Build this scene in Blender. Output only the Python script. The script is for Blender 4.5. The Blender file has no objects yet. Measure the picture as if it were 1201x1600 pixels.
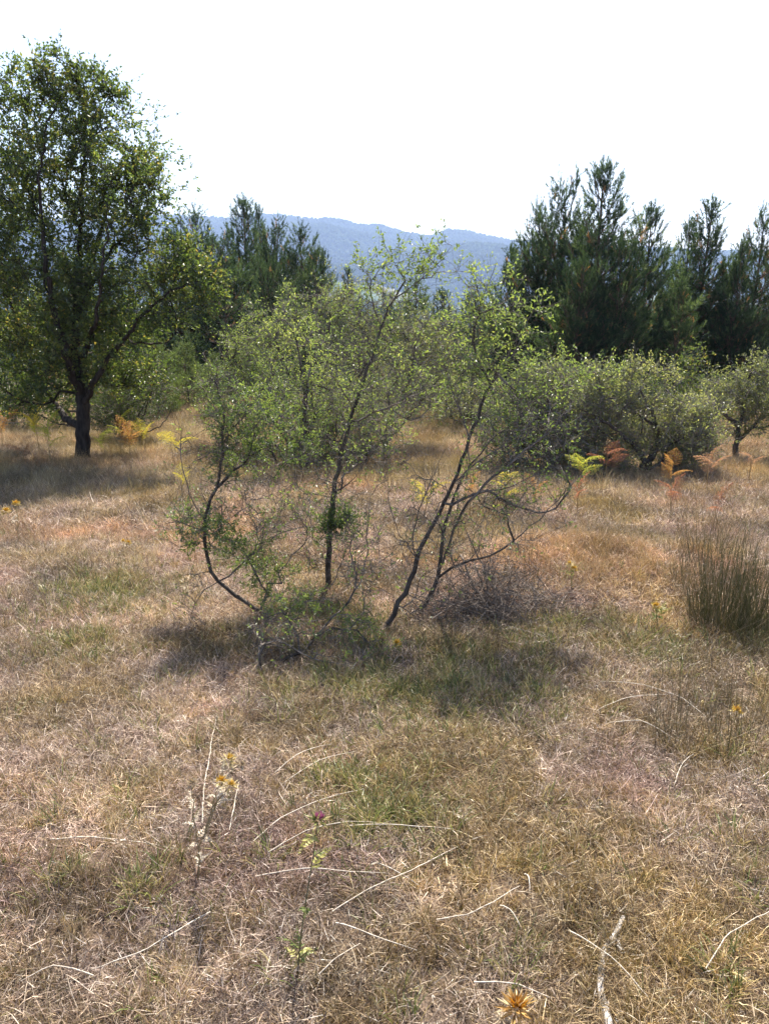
import bpy, math
import numpy as np
from mathutils import Vector

# ------------------------------------------------------------------ camera, sky, sun, exposure
SC = bpy.context.scene
PITCH = math.radians(16.45)
CAM_H = 1.6
F_PX = 1202.0
cam_d = bpy.data.cameras.new('camera')
cam = bpy.data.objects.new('camera', cam_d)
SC.collection.objects.link(cam)
cam.location = (0, 0, CAM_H)
cam.rotation_euler = (math.radians(90) - PITCH, 0, 0)
cam_d.sensor_fit = 'VERTICAL'
cam_d.sensor_height = 24.0
cam_d.lens = 24.0 * F_PX / 1600.0
cam_d.clip_start = 0.05
cam_d.clip_end = 20000
SC.camera = cam

SUN_AZ = math.radians(9)      # to the right of the view direction
SUN_EL = math.radians(53)
world = bpy.data.worlds.new('World')
SC.world = world
world.use_nodes = True
wn = world.node_tree
bg = wn.nodes['Background']
sky = wn.nodes.new('ShaderNodeTexSky')
sky.sky_type = 'NISHITA'
sky.sun_disc = False
sky.sun_elevation = SUN_EL
sky.sun_rotation = SUN_AZ
sky.altitude = 600
sky.air_density = 1.0
sky.dust_density = 3.0
sky.ozone_density = 1.0
wn.links.new(sky.outputs[0], bg.inputs[0])
bg.inputs[1].default_value = 0.09

sl = bpy.data.lights.new('sun', 'SUN')
sl.energy = 5.0
sl.angle = math.radians(0.53)
sl.color = (1.0, 0.93, 0.82)
sun = bpy.data.objects.new('sun', sl)
SC.collection.objects.link(sun)
sd = Vector((math.sin(SUN_AZ) * math.cos(SUN_EL), math.cos(SUN_AZ) * math.cos(SUN_EL), math.sin(SUN_EL)))
sun.rotation_euler = sd.to_track_quat('Z', 'Y').to_euler()
sun.location = (30, 40, 60)

vs = SC.view_settings
vs.view_transform = 'Standard'
vs.look = 'None'
vs.exposure = 1.5
vs.gamma = 1.0
vs.use_curve_mapping = False
SC.render.engine = 'CYCLES'
cy = SC.cycles
cy.max_bounces = 7
cy.diffuse_bounces = 3
cy.glossy_bounces = 2
cy.transmission_bounces = 5
cy.transparent_max_bounces = 4
cy.volume_bounces = 2
cy.use_denoising = True
cy.sample_clamp_indirect = 6

# ------------------------------------------------------------------ helpers: noise, terrain, pixels to places
RNG = np.random.default_rng(11)


def _hash(ix, iy, seed):
    h = (ix * 374761393 + iy * 668265263 + seed * 144665) & 0xFFFFFFFF
    h = ((h ^ (h >> 13)) * 1274126177) & 0xFFFFFFFF
    return ((h ^ (h >> 16)) & 0xFFFF) / 65535.0


def noise(x, y, s, seed=0):
    x = np.asarray(x, float) / s + 1000.5
    y = np.asarray(y, float) / s + 1000.5
    ix = np.floor(x).astype(np.int64); iy = np.floor(y).astype(np.int64)
    fx = x - ix; fy = y - iy
    fx = fx * fx * (3 - 2 * fx); fy = fy * fy * (3 - 2 * fy)
    a = _hash(ix, iy, seed); b = _hash(ix + 1, iy, seed)
    c = _hash(ix, iy + 1, seed); d = _hash(ix + 1, iy + 1, seed)
    return (a * (1 - fx) + b * fx) * (1 - fy) + (c * (1 - fx) + d * fx) * fy


def ray(u, v):
    a = (u - 600.5) / F_PX
    b = (800.0 - v) / F_PX
    s, c = math.sin(PITCH), math.cos(PITCH)
    return np.array([a, c + b * s, -s + b * c])


def at(u, v, Y):
    d = ray(u, v)
    t = Y / d[1]
    return np.array([0, 0, CAM_H]) + d * t


RIDGE_Y = 2600.0
_rp = [(-200, 352), (0, 345), (120, 350), (240, 341), (330, 342), (355, 346), (400, 335), (440, 342), (480, 346), (520, 347), (560, 354), (585, 354),
       (610, 361), (640, 369), (662, 374), (700, 364), (730, 366), (760, 374), (820, 381), (930, 388), (1050, 395), (1140, 397),
       (1201, 402), (1400, 412)]
_rx = np.array([at(u, v, RIDGE_Y)[0] for u, v in _rp])
_rz = np.array([at(u, v, RIDGE_Y)[2] for u, v in _rp])
_ky = np.array([-1600., -400, -100, 0, 30, 60, 150, 400, 800, 1100, 1500, 2000, 2600])
_kz0 = np.array([60., 22, 6, 0, -1.8, -4.8, -17, -46, -66, -60, -1000, -1000, -1000])


def gz(x, y):
    x = np.asarray(x, float); y = np.asarray(y, float)
    z = np.interp(y, _ky[:10], _kz0[:10])
    # the range of hills across the valley
    rz = np.interp(x, _rx, _rz) + (noise(x, y, 90, 5) - .5) * 14 + (noise(x, y, 35, 6) - .5) * 8
    f = np.clip((y - 1100) / (RIDGE_Y - 1100), 0, 1)
    hill = -60 + (rz + 60) * f ** 1.15
    hill = hill + (noise(x, y, 330, 8) - .5) * 120 * np.clip(f * 3, 0, 1) * np.clip((1 - f) * 2.2, 0, 1)
    back = np.clip((y - RIDGE_Y) / 700, 0, 1)
    hill = hill - back * 90
    z = np.where(y > 1100, hill, z)
    near = np.clip((60 - np.abs(y)) / 30, 0, 1)
    bumps = ((noise(x, y, 2.6, 1) - .5) * .10 + (noise(x, y, .8, 2) - .5) * .045 + (noise(x, y, .27, 3) - .5) * .018)
    mound = .13 * np.exp(-(((x - 1.38) / .55) ** 4 + ((y - 4.75) / .62) ** 4))
    return z + near * (bumps + mound)


def ground(u, v):
    d = ray(u, v)
    t = np.linspace(0.8, 60, 6000)
    px = d[0] * t; py = d[1] * t; pz = CAM_H + d[2] * t
    k = np.argmax(pz < gz(px, py))
    return np.array([px[k], py[k], float(gz(px[k], py[k]))])


def on_ground(x, y, dz=0.0):
    return np.array([x, y, float(gz(x, y)) + dz])


# ------------------------------------------------------------------ helpers: meshes and objects
def mesh_np(name, V, F, mat=None, tint=None, smooth=False):
    V = np.ascontiguousarray(V, np.float32); F = np.ascontiguousarray(F, np.int32)
    me = bpy.data.meshes.new(name)
    me.vertices.add(len(V)); me.vertices.foreach_set('co', V.ravel())
    k = F.shape[1]
    me.loops.add(F.size); me.loops.foreach_set('vertex_index', F.ravel())
    me.polygons.add(len(F)); me.polygons.foreach_set('loop_start', np.arange(0, F.size, k, dtype=np.int32))
    me.polygons.foreach_set('use_smooth', np.full(len(F), smooth))
    me.update(calc_edges=True)
    if tint is not None:
        a = me.attributes.new('tint', 'FLOAT_COLOR', 'POINT')
        t = np.ones((len(V), 4), np.float32); t[:, :tint.shape[1]] = tint
        a.data.foreach_set('color', t.ravel())
    if mat: me.materials.append(mat)
    return me


def link(name, data, parent=None, loc=None, label=None, cat=None, group=None, kind=None):
    o = bpy.data.objects.new(name, data)
    SC.collection.objects.link(o)
    if parent is not None: o.parent = parent
    if loc is not None: o.location = Vector([float(c) for c in loc])
    if label: o['label'] = label
    if cat: o['category'] = cat
    if group: o['group'] = group
    if kind: o['kind'] = kind
    return o


def thing(name, label, cat, loc, group=None):
    o = link(name, None, None, loc, label, cat, group)
    o.empty_display_size = .1
    return o


class Geo:
    def __init__(self): self.V = []; self.F = []; self.T = []; self.n = 0
    def add(self, V, F, t=None):
        V = np.asarray(V, float).reshape(-1, 3)
        self.V.append(V); self.F.append(np.asarray(F, int) + self.n)
        if t is None: t = np.ones((len(V), 3))
        t = np.asarray(t, float)
        if t.ndim == 1: t = np.tile(t, (len(V), 1))
        self.T.append(t); self.n += len(V)
    def mesh(self, name, mat, org=(0, 0, 0), smooth=False):
        return mesh_np(name, np.concatenate(self.V) - np.asarray(org), np.concatenate(self.F), mat,
                       np.concatenate(self.T), smooth)


def unit(a):
    return a / np.maximum(np.linalg.norm(a, axis=-1, keepdims=True), 1e-9)


def tube(P, R, sides=6):
    P = np.asarray(P, float); n = len(P)
    R = np.broadcast_to(np.asarray(R, float), (n,))
    T = unit(np.gradient(P, axis=0))
    m = np.abs(T.mean(0)); ref = np.zeros(3); ref[int(np.argmin(m))] = 1
    U = unit(np.cross(T, ref)); W = np.cross(T, U)
    a = np.arange(sides) * 2 * math.pi / sides
    V = P[:, None] + R[:, None, None] * (np.cos(a)[None, :, None] * U[:, None] + np.sin(a)[None, :, None] * W[:, None])
    i = np.arange(n - 1)[:, None] * sides; j = np.arange(sides)[None]
    k = (j + 1) % sides
    F = np.stack([i + j, i + k, i + sides + k, i + sides + j], -1).reshape(-1, 4)
    return V.reshape(-1, 3), F


def sticks(B, E, r0, r1, rng, bend=.08):
    """many thin three-sided twigs with a bend in the middle"""
    n = len(B); D = E - B; L = np.linalg.norm(D, axis=1, keepdims=True)
    T = unit(D); ref = unit(rng.normal(size=(n, 3)))
    U = unit(np.cross(T, ref)); W = np.cross(T, U)
    M = (B + E) / 2 + rng.normal(size=(n, 3)) * bend * L
    r0 = np.broadcast_to(r0, (n,)); r1 = np.broadcast_to(r1, (n,))
    rings = []
    for C, r in ((B, r0), (M, (r0 + r1) / 2), (E, r1)):
        for q in range(3):
            a = q * 2.094395
            rings.append(C + r[:, None] * (math.cos(a) * U + math.sin(a) * W))
    V = np.stack(rings, 1).reshape(-1, 3)
    f = []
    for s in (0, 3):
        for q in range(3):
            f.append([s + q, s + (q + 1) % 3, s + 3 + (q + 1) % 3, s + 3 + q])
    F = (np.arange(n)[:, None, None] * 9 + np.array(f)[None]).reshape(-1, 4)
    return V, F


def leaf_quads(P, D, L, W, rng, fold=.25):
    n = len(P)
    D = unit(D); N = unit(rng.normal(size=(n, 3)) + np.array([0, 0, .7]))
    S = unit(np.cross(D, N)); N = np.cross(S, D)
    L = np.broadcast_to(L, (n,))[:, None]; W = np.broadcast_to(W, (n,))[:, None]
    mid = P + D * L * .48
    V = np.stack([P, mid + S * W * .5 + N * W * fold, P + D * L - N * L * .08, mid - S * W * .5 + N * W * fold], 1).reshape(-1, 3)
    F = np.arange(n * 4).reshape(-1, 4)
    return V, F


# ------------------------------------------------------------------ materials
def mat_new(name):
    m = bpy.data.materials.new(name); m.use_nodes = True
    nt = m.node_tree; nt.nodes.clear()
    out = nt.nodes.new('ShaderNodeOutputMaterial')
    return m, nt, out


def ramp(nt, stops):
    r = nt.nodes.new('ShaderNodeValToRGB')
    e = r.color_ramp.elements
    while len(e) < len(stops): e.new(.5)
    for q, (p, c) in zip(e, stops):
        q.position = p; q.color = (*c, 1)
    return r


def mat_leaf(name, stops, trans=.45, gloss=.06, rough=.45, tmul=(1.15, 1.1, .55)):
    """thin leaf: colour from the per-leaf tint, light passes through"""
    m, nt, out = mat_new(name); L = nt.links
    at_ = nt.nodes.new('ShaderNodeAttribute'); at_.attribute_name = 'tint'
    sp = nt.nodes.new('ShaderNodeSeparateColor'); L.new(at_.outputs['Color'], sp.inputs[0])
    r = ramp(nt, stops); L.new(sp.outputs[0], r.inputs[0])
    di = nt.nodes.new('ShaderNodeBsdfDiffuse'); L.new(r.outputs[0], di.inputs[0])
    mu = nt.nodes.new('ShaderNodeMix'); mu.data_type = 'RGBA'; mu.blend_type = 'MULTIPLY'; mu.inputs[0].default_value = 1
    L.new(r.outputs[0], mu.inputs[6]); mu.inputs[7].default_value = (*[c * 1.5 for c in tmul], 1)
    tr = nt.nodes.new('ShaderNodeBsdfTranslucent'); L.new(mu.outputs[2], tr.inputs[0])
    mx = nt.nodes.new('ShaderNodeMixShader'); mx.inputs[0].default_value = trans
    L.new(di.outputs[0], mx.inputs[1]); L.new(tr.outputs[0], mx.inputs[2])
    last = mx
    if gloss > 0:
        gl = nt.nodes.new('ShaderNodeBsdfGlossy'); gl.inputs['Roughness'].default_value = rough
        gl.inputs[0].default_value = (1, 1, 1, 1)
        m2 = nt.nodes.new('ShaderNodeMixShader'); m2.inputs[0].default_value = gloss
        L.new(mx.outputs[0], m2.inputs[1]); L.new(gl.outputs[0], m2.inputs[2]); last = m2
    L.new(last.outputs[0], out.inputs[0])
    return m


def mat_bark(name, c0, c1, scale=30, bump=.5):
    m, nt, out = mat_new(name); L = nt.links
    tc = nt.nodes.new('ShaderNodeTexCoord')
    mp = nt.nodes.new('ShaderNodeMapping'); mp.inputs['Scale'].default_value = (1, 1, .3)
    L.new(tc.outputs['Object'], mp.inputs[0])
    n1 = nt.nodes.new('ShaderNodeTexNoise'); n1.inputs['Scale'].default_value = scale; n1.inputs['Detail'].default_value = 6
    L.new(mp.outputs[0], n1.inputs[0])
    r = ramp(nt, [(.32, c0), (.68, c1)]); L.new(n1.outputs[0], r.inputs[0])
    b = nt.nodes.new('ShaderNodeBsdfPrincipled'); b.inputs['Roughness'].default_value = .85
    b.inputs['Specular IOR Level'].default_value = .2
    L.new(r.outputs[0], b.inputs['Base Color'])
    bp = nt.nodes.new('ShaderNodeBump'); bp.inputs['Strength'].default_value = bump; bp.inputs['Distance'].default_value = .02
    L.new(n1.outputs[0], bp.inputs['Height']); L.new(bp.outputs[0], b.inputs['Normal'])
    L.new(b.outputs[0], out.inputs[0])
    return m


def mat_blade(name, trans=.35):
    """grass blades: blade colour times the tuft's own tint"""
    m, nt, out = mat_new(name); L = nt.links
    a = nt.nodes.new('ShaderNodeAttribute'); a.attribute_name = 'tint'
    b = nt.nodes.new('ShaderNodeAttribute'); b.attribute_type = 'INSTANCER'; b.attribute_name = 'patch'
    mu = nt.nodes.new('ShaderNodeMix'); mu.data_type = 'RGBA'; mu.blend_type = 'MULTIPLY'; mu.inputs[0].default_value = 1
    L.new(a.outputs['Color'], mu.inputs[6]); L.new(b.outputs['Color'], mu.inputs[7])
    di = nt.nodes.new('ShaderNodeBsdfDiffuse'); L.new(mu.outputs[2], di.inputs[0])
    tr = nt.nodes.new('ShaderNodeBsdfTranslucent'); L.new(mu.outputs[2], tr.inputs[0])
    mx = nt.nodes.new('ShaderNodeMixShader'); mx.inputs[0].default_value = trans
    L.new(di.outputs[0], mx.inputs[1]); L.new(tr.outputs[0], mx.inputs[2])
    gl = nt.nodes.new('ShaderNodeBsdfGlossy'); gl.inputs['Roughness'].default_value = .42
    m2 = nt.nodes.new('ShaderNodeMixShader'); m2.inputs[0].default_value = .045
    L.new(mx.outputs[0], m2.inputs[1]); L.new(gl.outputs[0], m2.inputs[2])
    L.new(m2.outputs[0], out.inputs[0])
    return m


def mat_tint(name, trans=.3, gloss=.03):
    """colour straight from the mesh's tint attribute"""
    m, nt, out = mat_new(name); L = nt.links
    a = nt.nodes.new('ShaderNodeAttribute'); a.attribute_name = 'tint'
    di = nt.nodes.new('ShaderNodeBsdfDiffuse'); L.new(a.outputs['Color'], di.inputs[0])
    tr = nt.nodes.new('ShaderNodeBsdfTranslucent'); L.new(a.outputs['Color'], tr.inputs[0])
    mx = nt.nodes.new('ShaderNodeMixShader'); mx.inputs[0].default_value = trans
    L.new(di.outputs[0], mx.inputs[1]); L.new(tr.outputs[0], mx.inputs[2])
    gl = nt.nodes.new('ShaderNodeBsdfGlossy'); gl.inputs['Roughness'].default_value = .45
    m2 = nt.nodes.new('ShaderNodeMixShader'); m2.inputs[0].default_value = gloss
    L.new(mx.outputs[0], m2.inputs[1]); L.new(gl.outputs[0], m2.inputs[2])
    L.new(m2.outputs[0], out.inputs[0])
    return m


M = {}
M['pear_leaf'] = mat_leaf('pear_leaf', [(0, (.035, .062, .02)), (.55, (.085, .125, .036)), (.85, (.17, .18, .05)), (1, (.29, .23, .075))], .55, .04, .4)
M['shrub_leaf'] = mat_leaf('shrub_leaf', [(0, (.075, .115, .035)), (.55, (.15, .21, .065)), (1, (.27, .31, .105))], .6, .06)
M['juniper_leaf'] = mat_leaf('juniper_leaf', [(0, (.06, .10, .035)), (.6, (.125, .18, .055)), (1, (.22, .26, .085))], .58, .05)
M['grey_leaf'] = mat_leaf('grey_leaf', [(0, (.09, .11, .05)), (.6, (.165, .19, .085)), (1, (.29, .30, .145))], .58, .06)
M['needle'] = mat_leaf('needle', [(0, (.016, .034, .019)), (.6, (.05, .082, .044)), (.93, (.12, .165, .085)), (.97, (.22, .12, .06)), (1, (.27, .15, .08))], .42, .02, .5)
M['soft_needle'] = mat_leaf('soft_needle', [(0, (.06, .09, .03)), (1, (.13, .18, .06))], .45, .04)
M['bark_dark'] = mat_bark('bark_dark', (.035, .027, .022), (.12, .10, .085), 28)
M['bark_grey'] = mat_bark('bark_grey', (.10, .082, .068), (.34, .30, .265), 40)
M['bark_twig'] = mat_bark('bark_twig', (.06, .048, .04), (.22, .19, .165), 30)
M['bark_pear'] = mat_bark('bark_pear', (.018, .014, .012), (.065, .053, .045), 24)
M['bark_pine'] = mat_bark('bark_pine', (.06, .04, .03), (.19, .13, .09), 14)
M['dead_wood'] = mat_bark('dead_wood', (.20, .17, .145), (.50, .46, .41), 50)
M['pale_stick'] = mat_bark('pale_stick', (.40, .34, .26), (.68, .61, .52), 60, .3)
M['white_wood'] = mat_bark('white_wood', (.07, .06, .05), (.58, .54, .49), 26, .8)
M['brush'] = mat_bark('brush', (.10, .08, .065), (.26, .215, .18), 60)
M['blade'] = mat_blade('dry_grass_blade', .3)
M['tint'] = mat_tint('plant_tint')
M['tint_leaf'] = mat_tint('fern_tint', .5, .02)


def mat_ground():
    m, nt, out = mat_new('meadow_soil'); L = nt.links
    geo = nt.nodes.new('ShaderNodeNewGeometry')
    n1 = nt.nodes.new('ShaderNodeTexNoise'); n1.inputs['Scale'].default_value = 1.1; n1.inputs['Detail'].default_value = 5
    n2 = nt.nodes.new('ShaderNodeTexNoise'); n2.inputs['Scale'].default_value = 55; n2.inputs['Detail'].default_value = 8
    n2.inputs['Roughness'].default_value = .7
    v = nt.nodes.new('ShaderNodeTexVoronoi'); v.inputs['Scale'].default_value = 90
    for n in (n1, n2, v): L.new(geo.outputs['Position'], n.inputs['Vector'])
    r1 = ramp(nt, [(.3, (.10, .07, .05)), (.5, (.15, .11, .08)), (.7, (.21, .165, .13))])
    L.new(n1.outputs[0], r1.inputs[0])
    r2 = ramp(nt, [(.3, (.35, .32, .3)), (.55, (.95, .93, .9)), (.75, (1.5, 1.45, 1.35))])
    L.new(n2.outputs[0], r2.inputs[0])
    mu = nt.nodes.new('ShaderNodeMix'); mu.data_type = 'RGBA'; mu.blend_type = 'MULTIPLY'; mu.inputs[0].default_value = 1
    L.new(r1.outputs[0], mu.inputs[6]); L.new(r2.outputs[0], mu.inputs[7])
    # far away: woods and fields of the valley and hills
    sx = nt.nodes.new('ShaderNodeSeparateXYZ'); L.new(geo.outputs['Position'], sx.inputs[0])
    far = nt.nodes.new('ShaderNodeMapRange'); far.inputs[1].default_value = 45; far.inputs[2].default_value = 120
    L.new(sx.outputs[1], far.inputs[0])
    n3 = nt.nodes.new('ShaderNodeTexNoise'); n3.inputs['Scale'].default_value = .006; n3.inputs['Detail'].default_value = 3
    n4 = nt.nodes.new('ShaderNodeTexNoise'); n4.inputs['Scale'].default_value = .12; n4.inputs['Detail'].default_value = 4
    L.new(geo.outputs['Position'], n3.inputs['Vector']); L.new(geo.outputs['Position'], n4.inputs['Vector'])
    wood = ramp(nt, [(.35, (.018, .03, .014)), (.7, (.055, .075, .03))]); L.new(n4.outputs[0], wood.inputs[0])
    fld = ramp(nt, [(.35, (.07, .11, .04)), (.6, (.17, .16, .09))]); L.new(n3.outputs[0], fld.inputs[0])
    band = nt.nodes.new('ShaderNodeMapRange'); band.inputs[1].default_value = 1330; band.inputs[2].default_value = 1380
    L.new(sx.outputs[1], band.inputs[0])
    band2 = nt.nodes.new('ShaderNodeMapRange'); band2.inputs[1].default_value = 1560; band2.inputs[2].default_value = 1520
    L.new(sx.outputs[1], band2.inputs[0])
    bm = nt.nodes.new('ShaderNodeMath'); bm.operation = 'MULTIPLY'
    L.new(band.outputs[0], bm.inputs[0]); L.new(band2.outputs[0], bm.inputs[1])
    w2 = nt.nodes.new('ShaderNodeMix'); w2.data_type = 'RGBA'
    L.new(bm.outputs[0], w2.inputs[0]); L.new(wood.outputs[0], w2.inputs[6]); L.new(fld.outputs[0], w2.inputs[7])
    mx = nt.nodes.new('ShaderNodeMix'); mx.data_type = 'RGBA'
    L.new(far.outputs[0], mx.inputs[0]); L.new(mu.outputs[2], mx.inputs[6]); L.new(w2.outputs[2], mx.inputs[7])
    b = nt.nodes.new('ShaderNodeBsdfPrincipled'); b.inputs['Roughness'].default_value = .95
    b.inputs['Specular IOR Level'].default_value = .1
    L.new(mx.outputs[2], b.inputs['Base Color'])
    bp = nt.nodes.new('ShaderNodeBump'); bp.inputs['Strength'].default_value = .7; bp.inputs['Distance'].default_value = .015
    ad = nt.nodes.new('ShaderNodeMath'); L.new(n2.outputs[0], ad.inputs[0]); L.new(v.outputs[0], ad.inputs[1])
    L.new(ad.outputs[0], bp.inputs['Height']); L.new(bp.outputs[0], b.inputs['Normal'])
    L.new(b.outputs[0], out.inputs[0])
    return m


# ------------------------------------------------------------------ terrain: one sheet to the hills across the valley
def axis(lo, hi, n, s):
    a, b = math.asinh(lo / s), math.asinh(hi / s)
    return np.sinh(np.linspace(a, b, n)) * s


gx = axis(-3400, 3400, 330, 2.2)
gy = axis(-1500, 3300, 470, 4.0)
X, Y = np.meshgrid(gx, gy)
V = np.stack([X, Y, gz(X, Y)], -1).reshape(-1, 3)
i = np.arange(len(gy) - 1)[:, None] * len(gx); j = np.arange(len(gx) - 1)[None]
Fq = np.stack([i + j, i + j + 1, i + len(gx) + j + 1, i + len(gx) + j], -1).reshape(-1, 4)
link('ground', mesh_np('ground', V, Fq, mat_ground(), smooth=True), kind='structure')


# ------------------------------------------------------------------ scatter of uncountable things
def scatter(name, label, cat, P, rot, scl, idx, patch, protos):
    me = bpy.data.meshes.new(name)
    P = np.ascontiguousarray(P, np.float32)
    me.vertices.add(len(P)); me.vertices.foreach_set('co', P.ravel())
    a = me.attributes.new('rot', 'FLOAT_VECTOR', 'POINT'); a.data.foreach_set('vector', np.ascontiguousarray(rot, np.float32).ravel())
    a = me.attributes.new('scl', 'FLOAT', 'POINT'); a.data.foreach_set('value', np.ascontiguousarray(scl, np.float32))
    a = me.attributes.new('idx', 'INT', 'POINT'); a.data.foreach_set('value', np.ascontiguousarray(idx, np.int32))
    a = me.attributes.new('patch', 'FLOAT_COLOR', 'POINT')
    c = np.ones((len(P), 4), np.float32); c[:, :3] = patch
    a.data.foreach_set('color', c.ravel())
    o = link(name, me, label=label, cat=cat, kind='stuff')
    col = bpy.data.collections.new(name + '_tufts')
    for q, pm in enumerate(protos):
        po = bpy.data.objects.new('%s_tuft.%03d' % (name, q), pm); col.objects.link(po)
    ng = bpy.data.node_groups.new(name, 'GeometryNodeTree')
    ng.interface.new_socket('Geometry', in_out='INPUT', socket_type='NodeSocketGeometry')
    ng.interface.new_socket('Geometry', in_out='OUTPUT', socket_type='NodeSocketGeometry')
    N, L = ng.nodes, ng.links
    gi = N.new('NodeGroupInput'); go = N.new('NodeGroupOutput')
    ip = N.new('GeometryNodeInstanceOnPoints')
    ci = N.new('GeometryNodeCollectionInfo')
    ci.inputs['Collection'].default_value = col
    ci.inputs['Separate Children'].default_value = True
    ci.inputs['Reset Children'].default_value = True
    def attr(n, t):
        k = N.new('GeometryNodeInputNamedAttribute'); k.data_type = t; k.inputs['Name'].default_value = n
        return k.outputs['Attribute']
    e = N.new('FunctionNodeEulerToRotation'); L.new(attr('rot', 'FLOAT_VECTOR'), e.inputs[0])
    L.new(gi.outputs[0], ip.inputs['Points']); L.new(ci.outputs[0], ip.inputs['Instance'])
    ip.inputs['Pick Instance'].default_value = True
    L.new(attr('idx', 'INT'), ip.inputs['Instance Index'])
    L.new(e.outputs[0], ip.inputs['Rotation']); L.new(attr('scl', 'FLOAT'), ip.inputs['Scale'])
    L.new(ip.outputs[0], go.inputs[0])
    md = o.modifiers.new('scatter', 'NODES'); md.node_group = ng
    return o


def blade_tuft(name, n, rad, Lr, Wr, tilt, bend, pal, rng, zmax=None, clump=False):
    """n ribbons of two segments; tilt/bend in degrees from the vertical"""
    r = rad * np.sqrt(rng.random(n)); a = rng.random(n) * 2 * math.pi
    B = np.stack([r * np.cos(a), r * np.sin(a), np.zeros(n)], 1)
    az = a + rng.normal(size=n) * .7 if clump else rng.random(n) * 2 * math.pi
    L = rng.uniform(*Lr, n); W = rng.uniform(*Wr, n)
    t0 = np.radians(rng.uniform(*tilt, n)); t1 = t0 + np.radians(rng.uniform(*bend, n))
    h = np.stack([np.cos(az), np.sin(az), np.zeros(n)], 1); up = np.array([0, 0, 1.])
    d0 = h * np.sin(t0)[:, None] + up * np.cos(t0)[:, None]
    d1 = h * np.sin(t1)[:, None] + up * np.cos(t1)[:, None]
    d1 = unit(d1 + rng.normal(size=(n, 3)) * .15)
    dm = unit(d0 + d1)
    P1 = B + d0 * (L * .36)[:, None]; P2 = P1 + dm * (L * .34)[:, None]; P3 = P2 + d1 * (L * .30)[:, None]
    if zmax is not None:
        z0 = rng.random(n) * zmax
        B[:, 2] += z0
        for P in (P1, P2, P3): P[:, 2] = z0 + np.clip(P[:, 2], -zmax * .3, zmax * 1.3)
    for P in (P1, P2, P3): P[:, 2] = np.maximum(P[:, 2], .003)
    roll = rng.normal(size=(n, 3)) * .35
    S = unit(np.cross(d0, up + roll)) * (W * .5)[:, None]
    S2 = unit(S + rng.normal(size=(n, 3)) * .0004) * (W * .46)[:, None]
    S3 = unit(S + rng.normal(size=(n, 3)) * .0006) * (W * .34)[:, None]
    Vv = np.stack([B - S, B + S, P1 - S2, P1 + S2, P2 - S3, P2 + S3, P3 - S * .12, P3 + S * .12], 1).reshape(-1, 3)
    Fv = (np.arange(n)[:, None, None] * 8 + np.array([[0, 1, 3, 2], [2, 3, 5, 4], [4, 5, 7, 6]])[None]).reshape(-1, 4)
    pal = np.asarray(pal); c = pal[rng.integers(0, len(pal), n)] * rng.uniform(.7, 1.3, (n, 1))
    return mesh_np(name, Vv, Fv, M['blade'], np.repeat(c, 8, 0))


STRAW = [(.62, .48, .36), (.48, .36, .275), (.34, .25, .195), (.72, .60, .49), (.25, .17, .13), (.20, .135, .10), (.10, .068, .052), (.46, .355, .305)]
SHORT = [(.58, .43, .24), (.40, .285, .15), (.25, .20, .075), (.14, .125, .045), (.68, .54, .36), (.24, .155, .095)]
TALL = [(.46, .36, .20), (.40, .30, .16), (.52, .43, .27), (.35, .25, .13), (.30, .25, .12)]
GREEN = [(.13, .16, .04), (.19, .20, .055), (.28, .24, .08), (.09, .11, .03), (.40, .32, .14)]

rg = np.random.default_rng(5)
p_litter = [blade_tuft('litter', 84, .075, (.014, .065), (.0009, .0022), (35, 92), (-28, 30), STRAW, rg, .022) for _ in range(8)]
p_short = [blade_tuft('short', 50, .02, (.014, .065), (.0009, .0022), (2, 45), (0, 55), SHORT, rg, clump=True) for _ in range(8)]
p_tall = [blade_tuft('tall', 30, .06, (.10, .30), (.0014, .003), (2, 30), (0, 50), TALL, rg) for _ in range(6)]
p_far = [blade_tuft('far', 46, .16, (.12, .34), (.003, .006), (2, 36), (0, 50), TALL, rg) for _ in range(5)]
p_green = [blade_tuft('green', 26, .03, (.03, .10), (.0018, .0042), (5, 50), (5, 60), GREEN, rg, clump=True) for _ in range(5)]


def field_points(rng, y0, y1, dens, keep=None):
    area_w = lambda y: .60 * y + 1.1
    wmax = area_w(y1)
    n = int(dens * 2 * wmax * (y1 - y0))
    y = rng.uniform(y0, y1, n); x = rng.uniform(-wmax, wmax, n)
    k = np.abs(x) < area_w(y)
    x, y = x[k], y[k]
    if keep is not None:
        k = rng.random(len(x)) < keep(x, y); x, y = x[k], y[k]
    return x, y


def patch_tint(x, y, rng):
    """colour of the turf: straw, grey litter, olive and russet areas"""
    n = len(x)
    a = noise(x, y, .55, 21) * .6 + noise(x, y, .2, 22) * .4
    b = noise(x, y, .9, 23) * .6 + noise(x, y, .3, 24) * .4
    c = np.ones((n, 3))
    ol = np.clip((a - .5) * 4, 0, 1)[:, None]
    gr = np.clip((.47 - a) * 4, 0, 1)[:, None]
    ru = np.maximum(np.clip((b - .55) * 5, 0, 1) * np.clip((y - 3) / 2, 0.15, 1), np.exp(-(((x - 1.38) / .75) ** 4 + ((y - 4.85) / .6) ** 4)))[:, None]
    c = c * (1 - ol) + np.array([.84, .80, .56]) * ol
    c = c * (1 - gr) + np.array([1.06, .97, 1.0]) * gr
    c = c * (1 - .6 * ru) + .6 * ru * np.array([1.08, .84, .58])
    big = (.56 + .8 * noise(x, y, .33, 26) + .25 * (noise(x, y, 1.6, 27) - .5))[:, None]
    return c * big * np.clip(rng.normal(1, .26, (n, 1)), .4, 1.7)


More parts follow.
